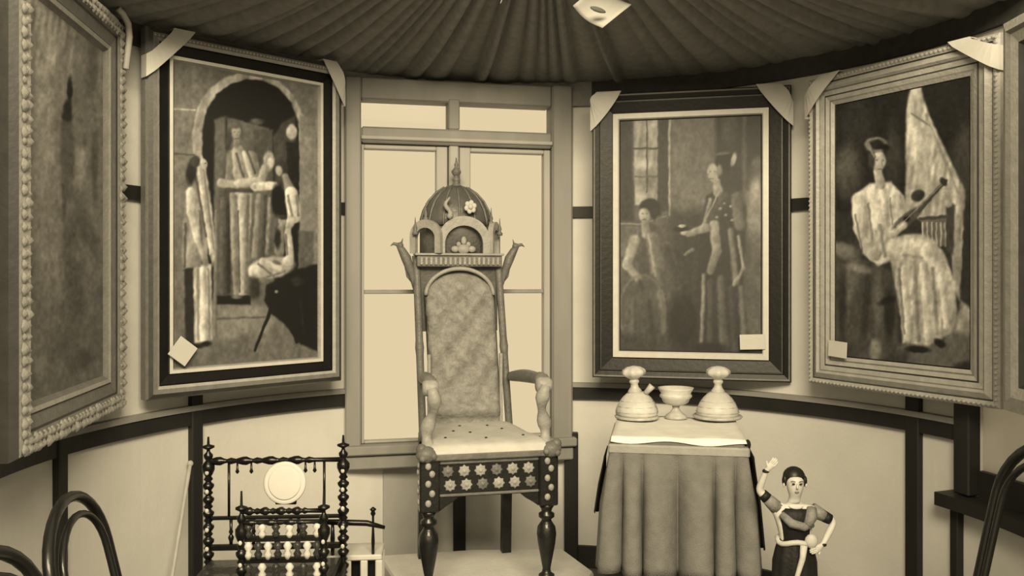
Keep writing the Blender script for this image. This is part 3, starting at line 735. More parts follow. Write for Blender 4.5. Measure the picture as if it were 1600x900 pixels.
for s in (-1, 1):
    mb = MB()
    a = Vector((s*fx, fy+.036, 0)); b = Vector((s*bx_, by_-.02, 0)); dv = (b-a); L = dv.length
    M = TM(a.x, a.y, 0) @ rotM('Z', math.atan2(dv.y, dv.x))
    mb.box(0, L, -.012, .012, .39, .525, 0, M, .004); mb.build('side_apron', K_dark, th)
MB().box(-bx_+.02, bx_-.02, by_-.02, by_+.005, .40, .525, 0, None, .004).build('back_apron', K_dark, th)
# seat: cushion with a wavy fringe
nx, ny = 22, 18; vs = []; fs = []
for j in range(ny+1):
    v = j/ny; yy = fy-.04 + v*(by_-.03-fy+.04); hw = (fx+.03)*(1-v) + (bx_-.005)*v
    for i in range(nx+1):
        u = i/nx*2-1
        e = min(1-abs(u), .18)/.18; e2 = min(min(v, 1-v)*2, .3)/.3
        vs.append((hw*u, yy, .548 + .034*math.sqrt(max(0, e))*(.5+.5*math.sqrt(max(0, e2))) + .002*math.sin(9*u)*math.sin(11*v)))
for j in range(ny):
    for i in range(nx): a = j*(nx+1)+i; fs.append((a, a+1, a+nx+2, a+nx+1))
o = len(vs)
per = [i for i in range(nx+1)] + [(j+1)*(nx+1)-1 for j in range(1, ny+1)] + [ny*(nx+1)+i for i in range(nx-1, -1, -1)] + [j*(nx+1) for j in range(ny-1, 0, -1)]
for q, i in enumerate(per): vs.append((vs[i][0]*1.01, vs[i][1], .526 - .004*math.sin(q*1.1)))
for q in range(len(per)): q2 = (q+1) % len(per); fs.append((per[q], o+q, o+q2, per[q2]))
mb = MB(); mb.add(vs, fs, 0, True); seat = mb.build('seat', K_seat, th)
for (i, j) in [(4,4), (11,3), (18,4), (6,9), (16,9), (9,7), (14,12), (8,13)]:
    p = vs[j*(nx+1)+i]
    MB().ball((p[0], p[1], p[2]+.001), .006, 8, 4, 0, 1, 1, .6).build('button', K_dark, seat)
MB().box(-fx-.02, fx+.02, fy-.046, fy-.036, .522, .545, 0, None, .004).build('seat_band', K_mid, th)
# knees: scrolled lumps over the leg blocks
for s in (-1, 1):
    mb = MB().ball((s*(fx+.012), fy-.03, .545), .034, 12, 8, 0, 1.1, .9, .9)
    mb.ball((s*(fx+.03), fy-.03, .565), .02, 10, 6); mb.ball((s*(fx-.012), fy-.045, .54), .014, 8, 5); mb.ball((s*(fx+.028), fy-.052, .535), .013, 8, 5)
    mb.build('scroll_knee', K_mid, th)
# arms
for s in (-1, 1):
    xa, xb = bx_+.008, fx-.008
    pts = []
    for i in range(13):
        u = i/12
        pts.append((s*(xa+(xb-xa)*u), by_-.05 - u*(by_-.05-fy-.02), .762 + .008*math.sin(PI*u) + .034*u))
    arm = MB().tube(pts, [.020+.006*math.sin(PI*i/12)+.006*(i > 10) for i in range(13)], 10).build('arm', K_mid, th)
    mb = MB(); e = pts[-1]
    mb.lathe([(.001, -.03), (.024, -.028), (.03, -.016), (.03, .016), (.024, .028), (.001, .03)], 16, (0, 0, 0), 0, TM(e[0], e[1]-.008, e[2]-.018) @ rotM('Y', PI/2))
    mb.build('arm_scroll', K_lt, arm)
    sup = []
    for i in range(15):
        u = i/14; sup.append((s*(xb + .012*math.sin(2*PI*u)), fy+.02 + .026*math.sin(PI*u*1.6) - .012, .54 + u*.24))
    MB().tube(sup, [.026, .028, .022, .017, .02, .026, .027, .022, .016, .016, .02, .026, .026, .02, .018], 12).build('arm_support', K_lt, th)
# backrest (leans back a little): posts, upholstered panel, lintel
lean = .09
def by(z): return by_-.03 + lean*(z-.53)/.75
def bxo(z): return -.024*max(0, z-.53)/.72
for s in (-1, 1):
    mb = MB()
    zz = [.50 + .77*i/24 for i in range(25)]
    mb.tube([(s*(bx_+.006-.008*(z-.5)/.77)+bxo(z), by(z), z) for z in zz], [.016 + .003*(1 if i % 12 < 1 else 0) for i in range(25)], 10)
    mb.build('back_post', K_mid, th)
nx, nz = 26, 44; vs = []; fs = []; hw = .152
for j in range(nz+1):
    for i in range(nx+1):
        u = i/nx*2-1; z = .52 + .70*j/nz
        ztop = 1.105 + .11*math.sqrt(max(0, 1-u*u))
        z = min(z, .52 + (ztop-.52)*j/nz) if j else z
        e = min(1-abs(u), .12)/.12
        pad = .032*math.sqrt(max(0, e))*min(1, (nz-j)/4)
        roll = .022*math.exp(-((z-.63)/.035)**2) - .012*math.exp(-((z-.585)/.02)**2)
        tuft = .011*math.cos(u*PI*2.5)*math.cos((z-.7)*PI/.075) if .72 < z < 1.16 else 0
        vs.append((hw*u+bxo(z), by(z)-.006-pad-roll*max(0, e)-tuft*e, z))
for j in range(nz):
    for i in range(nx): a = j*(nx+1)+i; fs.append((a, a+1, a+nx+2, a+nx+1))
mb = MB(); mb.add(vs, fs, 0, True)
pan = mb.build('back_panel', K_leather, th)
md = pan.modifiers.new('thick', 'SOLIDIFY'); md.thickness = .012; md.offset = -1
UP = len(COL.objects)
mb = MB()
mb.tube([(hw*math.cos(PI - PI*i/24)*1.0, by(1.12)-.03, 1.105 + .112*math.sin(PI*i/24)) for i in range(25)], .009, 8)
mb.build('panel_arch_moulding', K_lt, th)
for s in (-1, 1):
    MB().box(s*(hw+.008)-.007, s*(hw+.008)+.007, by(.75)-.05, by(.75)-.03, .54, .86, 0, None, .003).build('panel_edge_strip', K_lt, th)
# tympanum: dark board behind the arch
mb = MB(); q = [(-.18, .95), (.18, .95), (.18, 1.235), (-.18, 1.235)]
mb.prism(q, by(1.1)+.012, by(1.1)+.024); mb.build('back_board', K_dome, th)
BY = by(1.25)
lin_ = MB().box(-.192, .192, BY-.05, BY+.03, 1.225, 1.272, 0, None, .004).build('lintel', K_mid, th)
for i in range(17):
    xx = -.172 + .344*i/16
    MB().box(xx-.0065, xx+.0065, BY-.058, BY-.049, 1.232, 1.265, 0, None, .003).build('flute', K_lt, lin_)
MB().box(-.20, .20, BY-.058, BY+.034, 1.272, 1.282, 0, None, .003).build('lintel_cornice', K_lt, th)
# arcade above the lintel: left niche and wide centre niche on a polygonal drum
def arch_plate(xc, wo, wi, z0, zo, zi, y0, y1, nm, m, parent, M=None):
    n = 16
    out = [(xc-wo, z0)] + [(xc - wo*math.cos(PI*i/n), zo-wo*.9 + wo*.9*math.sin(PI*i/n)) for i in range(n+1)] + [(xc+wo, z0)]
    inn = [(xc-wi, z0)] + [(xc - wi*math.cos(PI*i/n), zi-wi*.9 + wi*.9*math.sin(PI*i/n)) for i in range(n+1)] + [(xc+wi, z0)]
    mb = MB(); k = len(out)
    vs = [(x, y0, z) for x, z in out] + [(x, y0, z) for x, z in inn] + [(x, y1, z) for x, z in out] + [(x, y1, z) for x, z in inn]
    fs = []
    for i in range(k-1):
        fs += [(i, i+1, k+i+1, k+i), (2*k+i, 3*k+i, 3*k+i+1, 2*k+i+1), (i, 2*k+i, 2*k+i+1, i+1), (k+i, k+i+1, 3*k+i+1, 3*k+i)]
    fs += [(0, k, 3*k, 2*k), (k-1, 3*k-1, 4*k-1, 2*k-1)]
    if M is not None: vs = [M @ Vector(v) for v in vs]
    mb.add(vs, fs); return mb.build(nm, m, parent)
arch_plate(.018, .118, .086, 1.282, 1.44, 1.40, BY-.056, BY-.03, 'centre_arch', K_lt, th)
arch_plate(0, .078, .05, 1.282, 1.425, 1.39, -.012, .012, 'side_arch', K_lt, th, TM(-.148, BY-.02, 0) @ rotM('Z', D(-38)))
arch_plate(0, .062, .04, 1.282, 1.42, 1.385, -.012, .012, 'side_arch', K_lt, th, TM(.166, BY+.0, 0) @ rotM('Z', D(62)))
MB().lathe([(.165, 1.28), (.165, 1.40), (.17, 1.41), (.15, 1.415)], 8, (0, BY+.07, 0), 0, None, 1.0, .62).build('drum', K_mid, th)
mb = MB()   # carved crest inside the centre niche
mb.ball((.018, BY-.04, 1.30), .024, 10, 6, 0, 1.2, .5, .9); mb.ball((.018, BY-.045, 1.335), .014, 8, 5, 0, 1, .5, 1.4)
for s in (-1, 1): mb.ball((.018+s*.038, BY-.038, 1.30), .018, 8, 5, 0, 1.1, .5, .8); mb.ball((.018+s*.022, BY-.04, 1.32), .012, 8, 5, 0, 1, .5, 1)
mb.build('niche_carving', K_lt, th)
dome = MB().lathe([(.165, 1.405), (.162, 1.43), (.150, 1.47), (.128, 1.51), (.095, 1.545), (.055, 1.57), (.02, 1.582), (.001, 1.584)], 24, (0, BY+.06, 0), 0, None, 1.0, .62, .03, 12).build('dome', K_dome, th)
for k in range(7):
    a = PI + PI*(k+.5)/7
    MB().tube([(r*1.02*math.cos(a), BY+.06+r*1.03*.62*math.sin(a), z) for r, z in [(.165, 1.405), (.162, 1.43), (.150, 1.47), (.128, 1.51), (.095, 1.545), (.055, 1.57)]], .005, 6).build('dome_rib', K_mid, dome)
MB().lathe([(.024, 1.575), (.018, 1.585), (.010, 1.592), (.018, 1.60), (.018, 1.608), (.009, 1.614), (.014, 1.622), (.022, 1.634), (.022, 1.642), (.012, 1.652), (.007, 1.66), (.010, 1.668), (.005, 1.682), (.002, 1.70)], 12, (0, BY+.05, 0)).build('finial', K_mid, th)
m2 = MB(); c = (.045, BY-.062, 1.478)
for k in range(6):
    a = 2*PI*k/6+.3; m2.ball((c[0]+.018*math.cos(a), c[1], c[2]+.018*math.sin(a)), .012, 8, 5, 0, 1, .5, 1)
m2.ball((c[0], c[1]-.004, c[2]), .012, 8, 5)
m2.build('star_flower', M_paper, th)
m2 = MB().tube([(-.055+.012*math.sin(i*.9), BY-.058+.004*i/8, 1.43+.011*i) for i in range(9)], [.012, .014, .012, .010, .011, .010, .008, .006, .004], 8).build('leaf_scroll', K_lt, th)
for (xx, z0) in ((-.148, 1.42), (.150, 1.405), (-.195, 1.36), (.19, 1.36)):
    MB().lathe([(.012, 0), (.014, .01), (.006, .018), (.009, .028), (.004, .045), (.001, .075)], 8, (xx, BY-.01, z0)).build('pinnacle', K_mid, th)
# side brackets shaped like rearing bird heads
for s in (-1, 1):
    mb = MB()
    mb.tube([(s*.195, BY, 1.12), (s*.205, BY-.004, 1.17), (s*.22, BY-.008, 1.22), (s*.235, BY-.01, 1.26), (s*.255, BY-.012, 1.295), (s*.272, BY-.014, 1.318)], [.006, .012, .019, .022, .017, .010], 8)
    mb.ball((s*.262, BY-.014, 1.314), .015, 8, 6); mb.tube([(s*.266, BY-.014, 1.316), (s*.292, BY-.014, 1.322), (s*.305, BY-.014, 1.312)], [.009, .006, .001], 6)
    mb.tube([(s*.258, BY-.012, 1.32), (s*.25, BY-.012, 1.345)], [.006, .001], 6)
    mb.tube([(s*.21, BY, 1.21), (s*.235, BY, 1.22), (s*.228, BY, 1.185), (s*.212, BY, 1.16)], [.008, .009, .006, .002], 6)
    mb.build('bird_bracket', K_mid, th)

for ob in list(COL.objects)[UP:]:
    if ob.parent == th:
        ob.location.x = -.022 if ob.name.split('.')[0] not in ('panel_edge_strip',) else -.008
        ob.scale.x = .95
# ------------------------------------------------------------------ draped table and its vessels
T_cloth = mat('table_drape', 112, .9, .14, 26, .3, bscale=200)
T_dark = mat('drape_black_border', 26, .9, .2, 20)
T_top = mat('table_white_cover', 222, .7, .10, 14, .12)
V_br = mat('pale_pottery', 186, .38, .15, 18, .2)
V_br2 = mat('pale_chased_metal', 170, .3, .2, 40, .25)
TZ = .772
tab = thing('draped_table', 'small table with pleated grey drape and white top, beneath the black-framed painting', 'table', (.616, 3.28, 0), D(-9.6))
hwx, hwy = .226, .235
mb = MB()   # wavy white cover sheet
nx, ny = 20, 14; vs = []; fs = []
for j in range(ny+1):
    for i in range(nx+1):
        u, v = i/nx*2-1, j/ny*2-1
        vs.append((u*(hwx+.004), v*(hwy+.004), TZ + .0015*math.sin(7*u+3*v)))
for j in range(ny):
    for i in range(nx): a = j*(nx+1)+i; fs.append((a, a+1, a+nx+2, a+nx+1))
per = [i for i in range(nx+1)] + [(j+1)*(nx+1)-1 for j in range(1, ny+1)] + [ny*(nx+1)+i for i in range(nx-1, -1, -1)] + [j*(nx+1) for j in range(ny-1, 0, -1)]
o = len(vs)
for q, i in enumerate(per): vs.append((vs[i][0]*1.012, vs[i][1]*1.012, TZ-.016-.006*math.sin(q*.55)))
for q in range(len(per)): q2 = (q+1) % len(per); fs.append((per[q], o+q, o+q2, per[q2]))
mb.add(vs, fs, 0, True); ob = mb.build('table_cover', T_top, tab)
MB().box(-hwx-.016, hwx+.016, -hwy-.016, hwy, TZ-.058, TZ-.024, 0, None, .006).build('drape_band', mat('drape_band_cloth', 150, .9, .1, 26, .2), tab)
MB().box(-hwx, hwx, -hwy, hwy, TZ-.05, TZ-.004, 0, None, .006).build('table_board', T_cloth, tab)
# drape: pleated skirt round three sides
def skirt(name, x_of, zt, zb, amp, m, nseg, phase, fold):
    vs = []; fs = []; nzs = 14
    for j in range(nzs+1):
        t = j/nzs
        for i in range(nseg+1):
            s = i/nseg; px_, py_, nx_, ny_ = x_of(s)
            q = s*fold/4.4 + phase + .35*math.sin(s*fold*.31+phase); q -= math.floor(q)
            w = 2.2*abs(math.sin(PI*q))**.75 - 1.5
            a = amp*min(1, max(0, t-.05)*2.2)
            out = .010 + .030*t + a*w
            sh = -.0128*(.3+.7*t)*math.sin(2*PI*q)*(1 if amp > .02 else 0)
            px_ += -ny_*sh; py_ += nx_*sh
            vs.append((px_+nx_*out, py_+ny_*out, zt+(zb-zt)*t + .008*t*math.sin(s*fold+1.0)))
    for j in range(nzs):
        for i in range(nseg): q = j*(nseg+1)+i; fs.append((q, q+1, q+nseg+2, q+nseg+1))
    mb = MB(); mb.add(vs, fs, 0, True); ob = mb.build(name, m, tab)
    md = ob.modifiers.new('thick', 'SOLIDIFY'); md.thickness = .004
    return ob
P3 = [(-hwx, hwy*.6), (-hwx, -hwy), (hwx, -hwy), (hwx, hwy*.6)]
segs = [(Vector(P3[i]), Vector(P3[i+1])) for i in range(3)]
Ls = [(b-a).length for a, b in segs]; LT = sum(Ls)
def along(s):
    d = s*LT
    for k, (a, b) in enumerate(segs):
        if d <= Ls[k] or k == 2:
            t = min(1, d/Ls[k]); p = a+(b-a)*t; nn = Vector(((b-a).y, -(b-a).x)).normalized()
            # soften corners
            if k < 2 and Ls[k]-d < .05:
                n2 = Vector(((segs[k+1][1]-segs[k+1][0]).y, -(segs[k+1][1]-segs[k+1][0]).x)).normalized(); nn = (nn*(.5+(Ls[k]-d)/.1) + n2*(.5-(Ls[k]-d)/.1)).normalized()
            if k > 0 and d < .05:
                n2 = Vector(((segs[k-1][1]-segs[k-1][0]).y, -(segs[k-1][1]-segs[k-1][0]).x)).normalized(); nn = (nn*(.5+d/.1) + n2*(.5-d/.1)).normalized()
            return p.x, p.y, nn.x, nn.y
        d -= Ls[k]
skirt('drape', along, TZ-.022, .30, .036, T_cloth, 330, .4, 58)
def side_r(s): return hwx+.012, -hwy+.02 + s*.22, 1.0, 0.0
def side_l(s): return -hwx-.012, -hwy+.05 + s*.2, -1.0, 0.0
ob = skirt('drape_border', side_r, TZ-.06, .385, .012, T_dark, 40, 1.0, 9); ob.location.x = .012; ob['label'] = 'black border hanging at the right side'
ob = skirt('drape_border', side_l, TZ-.08, .48, .010, T_dark, 40, 2.0, 9); ob.location.x = -.012; ob['label'] = 'black border hanging at the left side'
MB().ball((hwx+.012, -hwy+.03, TZ-.02), .016, 8, 6, 0, .7, 1, 1.2).build('corner_knot', T_dark, tab)
for sx_ in (-1, 1):
    for sy_ in (-1, 1):
        MB().lathe([(.018, 0), (.022, .02), (.014, .05), (.016, .3), (.022, .6), (.02, TZ-.05)], 10, (sx_*(hwx-.05), sy_*(hwy-.05), 0)).build('leg', K_dark, tab)

def on_table(px, d):
    return ((px-800)*d/F, d, TZ+.003)
def bell_vessel(label, px, d, saucer, sc_, tilt):
    r = thing('covered_vessel', label, 'vessel', on_table(px, d), 0, 'vessels on the draped table')
    mb = MB().lathe([(.05, 0), (.088, .006), (.094, .012), (.09, .017), (.06, .016)] if saucer else [(.06, 0), (.082, .004), (.085, .010), (.08, .014), (.05, .014)], 24); mb.build('saucer', V_br2, r)
    MB().lathe([(.076, .014), (.080, .022), (.078, .04), (.068, .062), (.054, .082), (.04, .096), (.028, .104)], 20, (0, 0, 0), 0, None, 1, 1, .02, 10).build('body', V_br, r)
    for zz, rr_ in ((.03, .082), (.05, .075), (.07, .064)):
        MB().lathe([(rr_-.006, zz-.003), (rr_, zz), (rr_-.006, zz+.003)], 20).build('band', V_br2, r)
    M = rotM('Y', tilt)
    MB().lathe([(.03, .10), (.024, .112), (.016, .122), (.014, .134), (.02, .142), (.018, .148), (.013, .154)], 14, (0, 0, 0), 0, M).build('neck', V_br2, r)
    MB().lathe([(.013, .15), (.024, .158), (.040, .168), (.045, .178), (.041, .188), (.024, .199), (.004, .203)], 28, (0, 0, 0), 0, M, 1, 1, .09, 7).build('flower_knob', V_br, r)
    r.scale = (sc_, sc_, sc_)
    return r
v1 = bell_vessel('bell-shaped covered pottery vessel with leaning flower knob, left on the draped table', 995, 3.45, False, 1.03, D(-4))
m2 = MB().tube([(.03, -.02, .10), (.045, -.025, .118), (.055, -.025, .13)], [.01, .012, .014], 8).build('leaf_spout', V_br2, v1)
bell_vessel('bell-shaped covered vessel with mushroom knob standing on a wide saucer, right on the table', 1121, 3.44, True, 1.03, D(1))
g = thing('footed_bowl', 'pale footed bowl between the two bell-shaped vessels', 'bowl', on_table(1056, 3.46), 0, 'vessels on the draped table')
MB().lathe([(.04, 0), (.045, .004), (.04, .012), (.022, .026), (.013, .04), (.015, .05)], 20).build('foot', V_br2, g)
MB().lathe([(.014, .05), (.036, .056), (.05, .066), (.056, .08), (.064, .088), (.062, .094), (.058, .1), (.068, .116), (.07, .122), (.064, .12), (.052, .10), (.03, .075), (.001, .07)], 24, (0, 0, 0), 0, None, 1, 1, .012, 12).build('bowl', V_br, g)
MB().lathe([(.058, .088), (.064, .091), (.058, .094)], 24).build('rim_band', V_br2, g)

# ------------------------------------------------------------------ figurine beside the table
S_skin = mat('figurine_skin', 196, .5, .06, 30, .1)
S_dark = mat('figurine_dark_cloth', 26, .6, .3, 30, .25)
S_mid = mat('figurine_mid_cloth', 120, .6, .3, 60, .25)
S_lt = mat('figurine_pale_cloth', 190, .6, .1, 30, .2)
S_hair = mat('figurine_hair', 30, .4, .2, 30)
fg = thing('figurine', 'small figurine of a woman, one hand raised, other on hip, beside the draped table', 'figurine', (.922, 2.86, 0), D(-6))
fg.scale = (.97, .97, .97)
MB().lathe([(.085, 0), (.085, .03), (.075, .04), (.075, .05)], 24).build('base', K_dark, fg)
# body: one skinned figure (0.69 m tall on its base)
J = {'pel': (0, 0, .42), 'wst': (0, 0, .48), 'chs': (0, -.004, .56), 'nck': (0, 0, .615), 'nck2': (0, -.002, .635), 'hd0': (0, -.006, .655), 'hd1': (0, -.004, .685), 'hd2': (0, .0, .712),
     'shL': (-.056, 0, .595), 'elL': (-.118, .0, .655), 'wrL': (-.098, -.02, .725), 'haL': (-.082, -.026, .745),
     'shR': (.056, 0, .595), 'elR': (.13, .004, .555), 'wrR': (.085, -.03, .488), 'haR': (.065, -.04, .478),
     'hpL': (-.035, 0, .39), 'knL': (-.04, -.008, .235), 'anL': (-.036, .0, .085), 'toL': (-.04, -.045, .062),
     'hpR': (.035, 0, .39), 'knR': (.04, -.008, .235), 'anR': (.036, .0, .085), 'toR': (.04, -.045, .062)}
RAD = {'pel': (.058, .045), 'wst': (.044, .034), 'chs': (.056, .04), 'nck': (.022, .02), 'nck2': (.018, .017), 'hd0': (.026, .03), 'hd1': (.034, .038), 'hd2': (.026, .03),
       'shL': (.022, .022), 'elL': (.014, .014), 'wrL': (.0095, .0095), 'haL': (.013, .008), 'shR': (.022, .022), 'elR': (.014, .014), 'wrR': (.0095, .0095), 'haR': (.013, .008),
       'hpL': (.034, .034), 'knL': (.024, .024), 'anL': (.013, .013), 'toL': (.013, .009), 'hpR': (.034, .034), 'knR': (.024, .024), 'anR': (.013, .013), 'toR': (.013, .009)}
E = [('pel','wst'),('wst','chs'),('chs','nck'),('nck','nck2'),('nck2','hd0'),('hd0','hd1'),('hd1','hd2'),('chs','shL'),('shL','elL'),('elL','wrL'),('wrL','haL'),('chs','shR'),('shR','elR'),('elR','wrR'),('wrR','haR'),
     ('pel','hpL'),('hpL','knL'),('knL','anL'),('anL','toL'),('pel','hpR'),('hpR','knR'),('knR','anR'),('anR','toR')]
def fingers(w, dirv, side, nm):
    w = Vector(w); d = Vector(dirv).normalized(); s = Vector(side).normalized()
    for k, (off, ln) in enumerate(((-.009, .020), (-.003, .024), (.003, .023), (.009, .018))):
        a = w + s*off + d*.006; J[nm+str(k)+'a'] = a; J[nm+str(k)+'b'] = a + d*ln*.6; J[nm+str(k)+'c'] = a + d*ln + d.cross(s)*.005
        for q, r in (('a', .0042), ('b', .0036), ('c', .003)): RAD[nm+str(k)+q] = (r, r)
        E.extend([(nm[:3], nm+str(k)+'a'), (nm+str(k)+'a', nm+str(k)+'b'), (nm+str(k)+'b', nm+str(k)+'c')])
    a = w - s*.012 - d*.006; J[nm+'ta'] = a; J[nm+'tb'] = a - s*.010 + d*.010
    RAD[nm+'ta'] = (.0045, .0045); RAD[nm+'tb'] = (.0034, .0034)
    E.extend([(nm[:3], nm+'ta'), (nm+'ta', nm+'tb')])
fingers(J['haL'], (.6, -.15, .8), (.8, 0, -.6), 'haL')
fingers(J['haR'], (-.8, -.35, -.3), (-.3, 0, .9), 'haR')
keys = list(J); idx = {k: i for i, k in enumerate(keys)}
me = bpy.data.meshes.new('body'); me.from_pydata([tuple(J[k]) for k in keys], [(idx[a], idx[b]) for a, b in E], [])
body = bpy.data.objects.new('body', me); COL.objects.link(body); body.parent = fg
sk = body.modifiers.new('skin', 'SKIN'); sk.use_smooth_shade = True
lay = me.skin_vertices[0] if me.skin_vertices else None
if lay is None:
    bpy.context.view_layer.objects.active = body; bpy.ops.mesh.customdata_skin_add(); lay = me.skin_vertices[0]
for k in keys:
    lay.data[idx[k]].radius = RAD[k]; lay.data[idx[k]].use_root = (k == 'pel')
ss = body.modifiers.new('sub', 'SUBSURF'); ss.levels = 2; ss.render_levels = 2
me.materials.append(S_skin)
# clothing and hair
MB().lathe([(.040, .462), (.050, .545), (.054, .570), (.048, .592), (.036, .602)], 20, (0, -.002, 0), 0, None, 1.12, .86).build('bodice', S_dark, fg)
mb = MB().lathe([(.046, .50), (.05, .488), (.058, .46), (.066, .42), (.068, .36), (.070, .28), (.072, .20), (.076, .12), (.074, .055)], 48, (0, 0, 0), 0, None, 1.08, .8, .035, 11)
mb.build('skirt', S_dark, fg)
MB().tube([(.056*math.cos(a), .043*math.sin(a)-.002, .49+.006*math.sin(3*a)) for a in [2*PI*k/20 for k in range(20)]], .009, 8, 0, True).build('waist_sash', S_lt, fg)
MB().tube([(.018, -.056, .49), (.012, -.064, .45), (-.006, -.066, .39), (-.028, -.068, .32), (-.048, -.068, .24), (-.06, -.062, .16)], [.012, .010, .008, .009, .010, .006], 8).build('sash_end', S_lt, fg)
MB().tube([(-.05, -.03, .585), (-.02, -.05, .56), (.02, -.052, .55), (.05, -.036, .555)], [.012, .016, .014, .010], 8).build('shoulder_shawl', S_mid, fg)
MB().tube([(.05, -.02, .605), (.045, -.04, .58), (.03, -.05, .555)], [.016, .02, .014], 8).build('shoulder_shawl', S_mid, fg)
MB().ball((.045, -.04, .50), .022, 10, 6, 0, 1, .7, 1.1).build('shawl_knot', S_lt, fg)
for s, a, b in ((-1, 'shL', 'elL'), (1, 'shR', 'elR')):
    A = Vector(J[a]); B = Vector(J[b])
    MB().tube([A, A.lerp(B, .4), A.lerp(B, .55)], [.024, .021, .019], 10).build('sleeve', S_mid, fg)
    MB().tube([A.lerp(B, .56), A.lerp(B, .82)], [.0195, .0175], 10).build('sleeve_band', S_dark, fg)
for w_ in ('wrL', 'wrR'):
    MB().ball(J[w_], .0125, 10, 6, 0, 1, 1, .6).build('bangle', S_dark, fg)
mb = MB().ball((0, .011, .699), .0375, 16, 10, 0, 1.0, .95, 1.0)
mb.ball((0, .045, .672), .018, 10, 6)
for s in (-1, 1): mb.ball((s*.032, .002, .690), .012, 10, 6, 0, .8, 1, 1.6)
mb.build('hair', S_hair, fg)
for s in (-1, 1):
    MB().ball((s*.012, -.0395, .688), .0042, 8, 5, 0, 1.3, .5, .7).build('eye', S_hair, fg)
    MB().tube([(s*.006, -.041, .6955), (s*.013, -.0405, .698), (s*.02, -.036, .695)], .0012, 5).build('eyebrow', S_hair, fg)
    MB().ball((s*.036, -.004, .677), .007, 8, 5, 0, .5, .8, 1.2).build('ear', S_skin, fg)
MB().tube([(0, -.04, .690), (0, -.046, .676), (0, -.040, .672)], [.002, .004, .002], 6).build('nose', S_skin, fg)
MB().ball((0, -.0365, .661), .006, 8, 5, 0, 1.3, .5, .45).build('mouth', S_mid, fg)
MB().tube([(.026*math.cos(a), .024*math.sin(a)-.006, .617-.012*(1-math.sin(a))*.5) for a in [2*PI*k/16 for k in range(16)]], .003, 6, 0, True).build('necklace', S_lt, fg)

# ------------------------------------------------------------------ ebony turned chairs
E_bl = mat('turned_ebony', 16, .3, .3, 20, .1, coat=.2)
E_iv = mat('ivory_inlay', 190, .4, .1, 30)
E_md = mat('carved_ebony_panel', 44, .35, .4, 40, .4, coat=.3)
def turned(h, r, unit=.045, fin=True):
    """profile of a bobbin-turned post"""
    p = [(r*.7, 0)]; z = .01
    while z < h - (.11 if fin else .01) - unit:
        p += [(r*.75, z), (r*1.15, z+unit*.2), (r*1.2, z+unit*.35), (r*.7, z+unit*.5), (r*.55, z+unit*.6), (r*.95, z+unit*.75), (r*.6, z+unit*.95)]
        z += unit
    if fin:
        p += [(r*.9, z+.005), (r*1.3, z+.02), (r*1.3, z+.035), (r*.5, z+.05), (r*.9, z+.06), (r*.95, z+.068), (r*.4, z+.078), (r*.35, z+.085), (r*1.25, z+.092), (r*1.25, z+.097), (r*.3, z+.102), (r*.2, h)]
    else: p += [(r*.7, h)]
    return p
def ebony_chair(name, label, loc, rz, w, h, d, seat_z, rails, crest_z, post_r, panel=False, group='turned ebony chairs by the left wall'):
    c = thing(name, label, 'chair', loc, rz, group)
    for s in (-1, 1):
        po = MB().lathe(turned(h, post_r), 12, (s*w/2, d/2, 0)).build('back_post', E_bl, c)
        m2 = MB()
        z = seat_z + .05
        while z < h-.10:
            m2.ball((s*w/2, d/2-post_r*1.1, z), post_r*.42, 8, 5, 0, 1, .5, 1.2); z += .062
        m2.build('ivory_dots', E_iv, po)['kind'] = 'stuff'
        MB().lathe(turned(seat_z, post_r*1.05, .05, False), 12, (s*(w/2+.01), -d/2, 0)).build('leg', E_bl, c)
        M = TM(s*(w/2+.005), -d/2, seat_z*.45) @ rotM('X', -PI/2)
        MB().lathe(turned(d, post_r*.6, .05, False), 8, (0, 0, 0), 0, M).build('stretcher', E_bl, c)
    def hrail(z, r, y=d/2, nm='back_rail', u=.055):
        M = TM(-w/2, y, z) @ rotM('Y', PI/2)
        return MB().lathe(turned(w, r, u, False), 10, (0, 0, 0), 0, M).build(nm, E_bl, c)
    hrail(crest_z, post_r*.75, nm='crest_rail', u=w/5.2)
    for z in rails: hrail(z, post_r*.6)
    hrail(seat_z*.45, post_r*.6, -d/2, 'stretcher')
    mb = MB().box(-w/2-.012, w/2+.012, -d/2-.012, d/2-.005, seat_z-.045, seat_z-.005, 0, None, .006); mb.build('seat_frame', E_bl, c)
    return c
big = ebony_chair('turned_chair', 'larger black turned chair with tall bobbin posts, against the left wall', (-.762, 2.70, 0), D(4), .436, .812, .36, .40, [], .732, .016)
# spindle row low in the large chair's back
for i in range(5):
    xx = -.436/2 + .436*(i+1)/6
    MB().lathe(turned(.08, .008, .04, False), 8, (xx, .18, .46)).build('spindle', E_bl, big)
MB().box(-.21, .21, .172, .188, .44, .46, 0, None, .004).build('back_rail', E_bl, big)
MB().box(-.21, .21, .172, .188, .54, .552, 0, None, .004).build('back_rail', E_bl, big)
for xx in (-.152, .156):
    MB().tube([(xx, .18, .545), (xx, .18, .725)], .0045, 6).build('thin_rod', E_bl, big)
for xx in (-.125, -.08, .095, .125):
    MB().lathe([(.002, .690), (.007, .697), (.004, .704), (.003, .728)], 8, (xx, .18, 0)).build('pendant', E_bl, big)
MB().box(-.212, .212, -.19, .175, .395, .412, 0, None, .006).build('seat', E_md, big)
sm = ebony_chair('turned_chair', 'smaller carved black chair with low pierced back, before the larger turned chair', (-.635, 2.325, 0), D(3), .228, .737, .26, .36, [.648], .68, .0135)
MB().box(-.118, .118, -.135, .128, .352, .368, 0, None, .006).build('seat', E_md, sm)
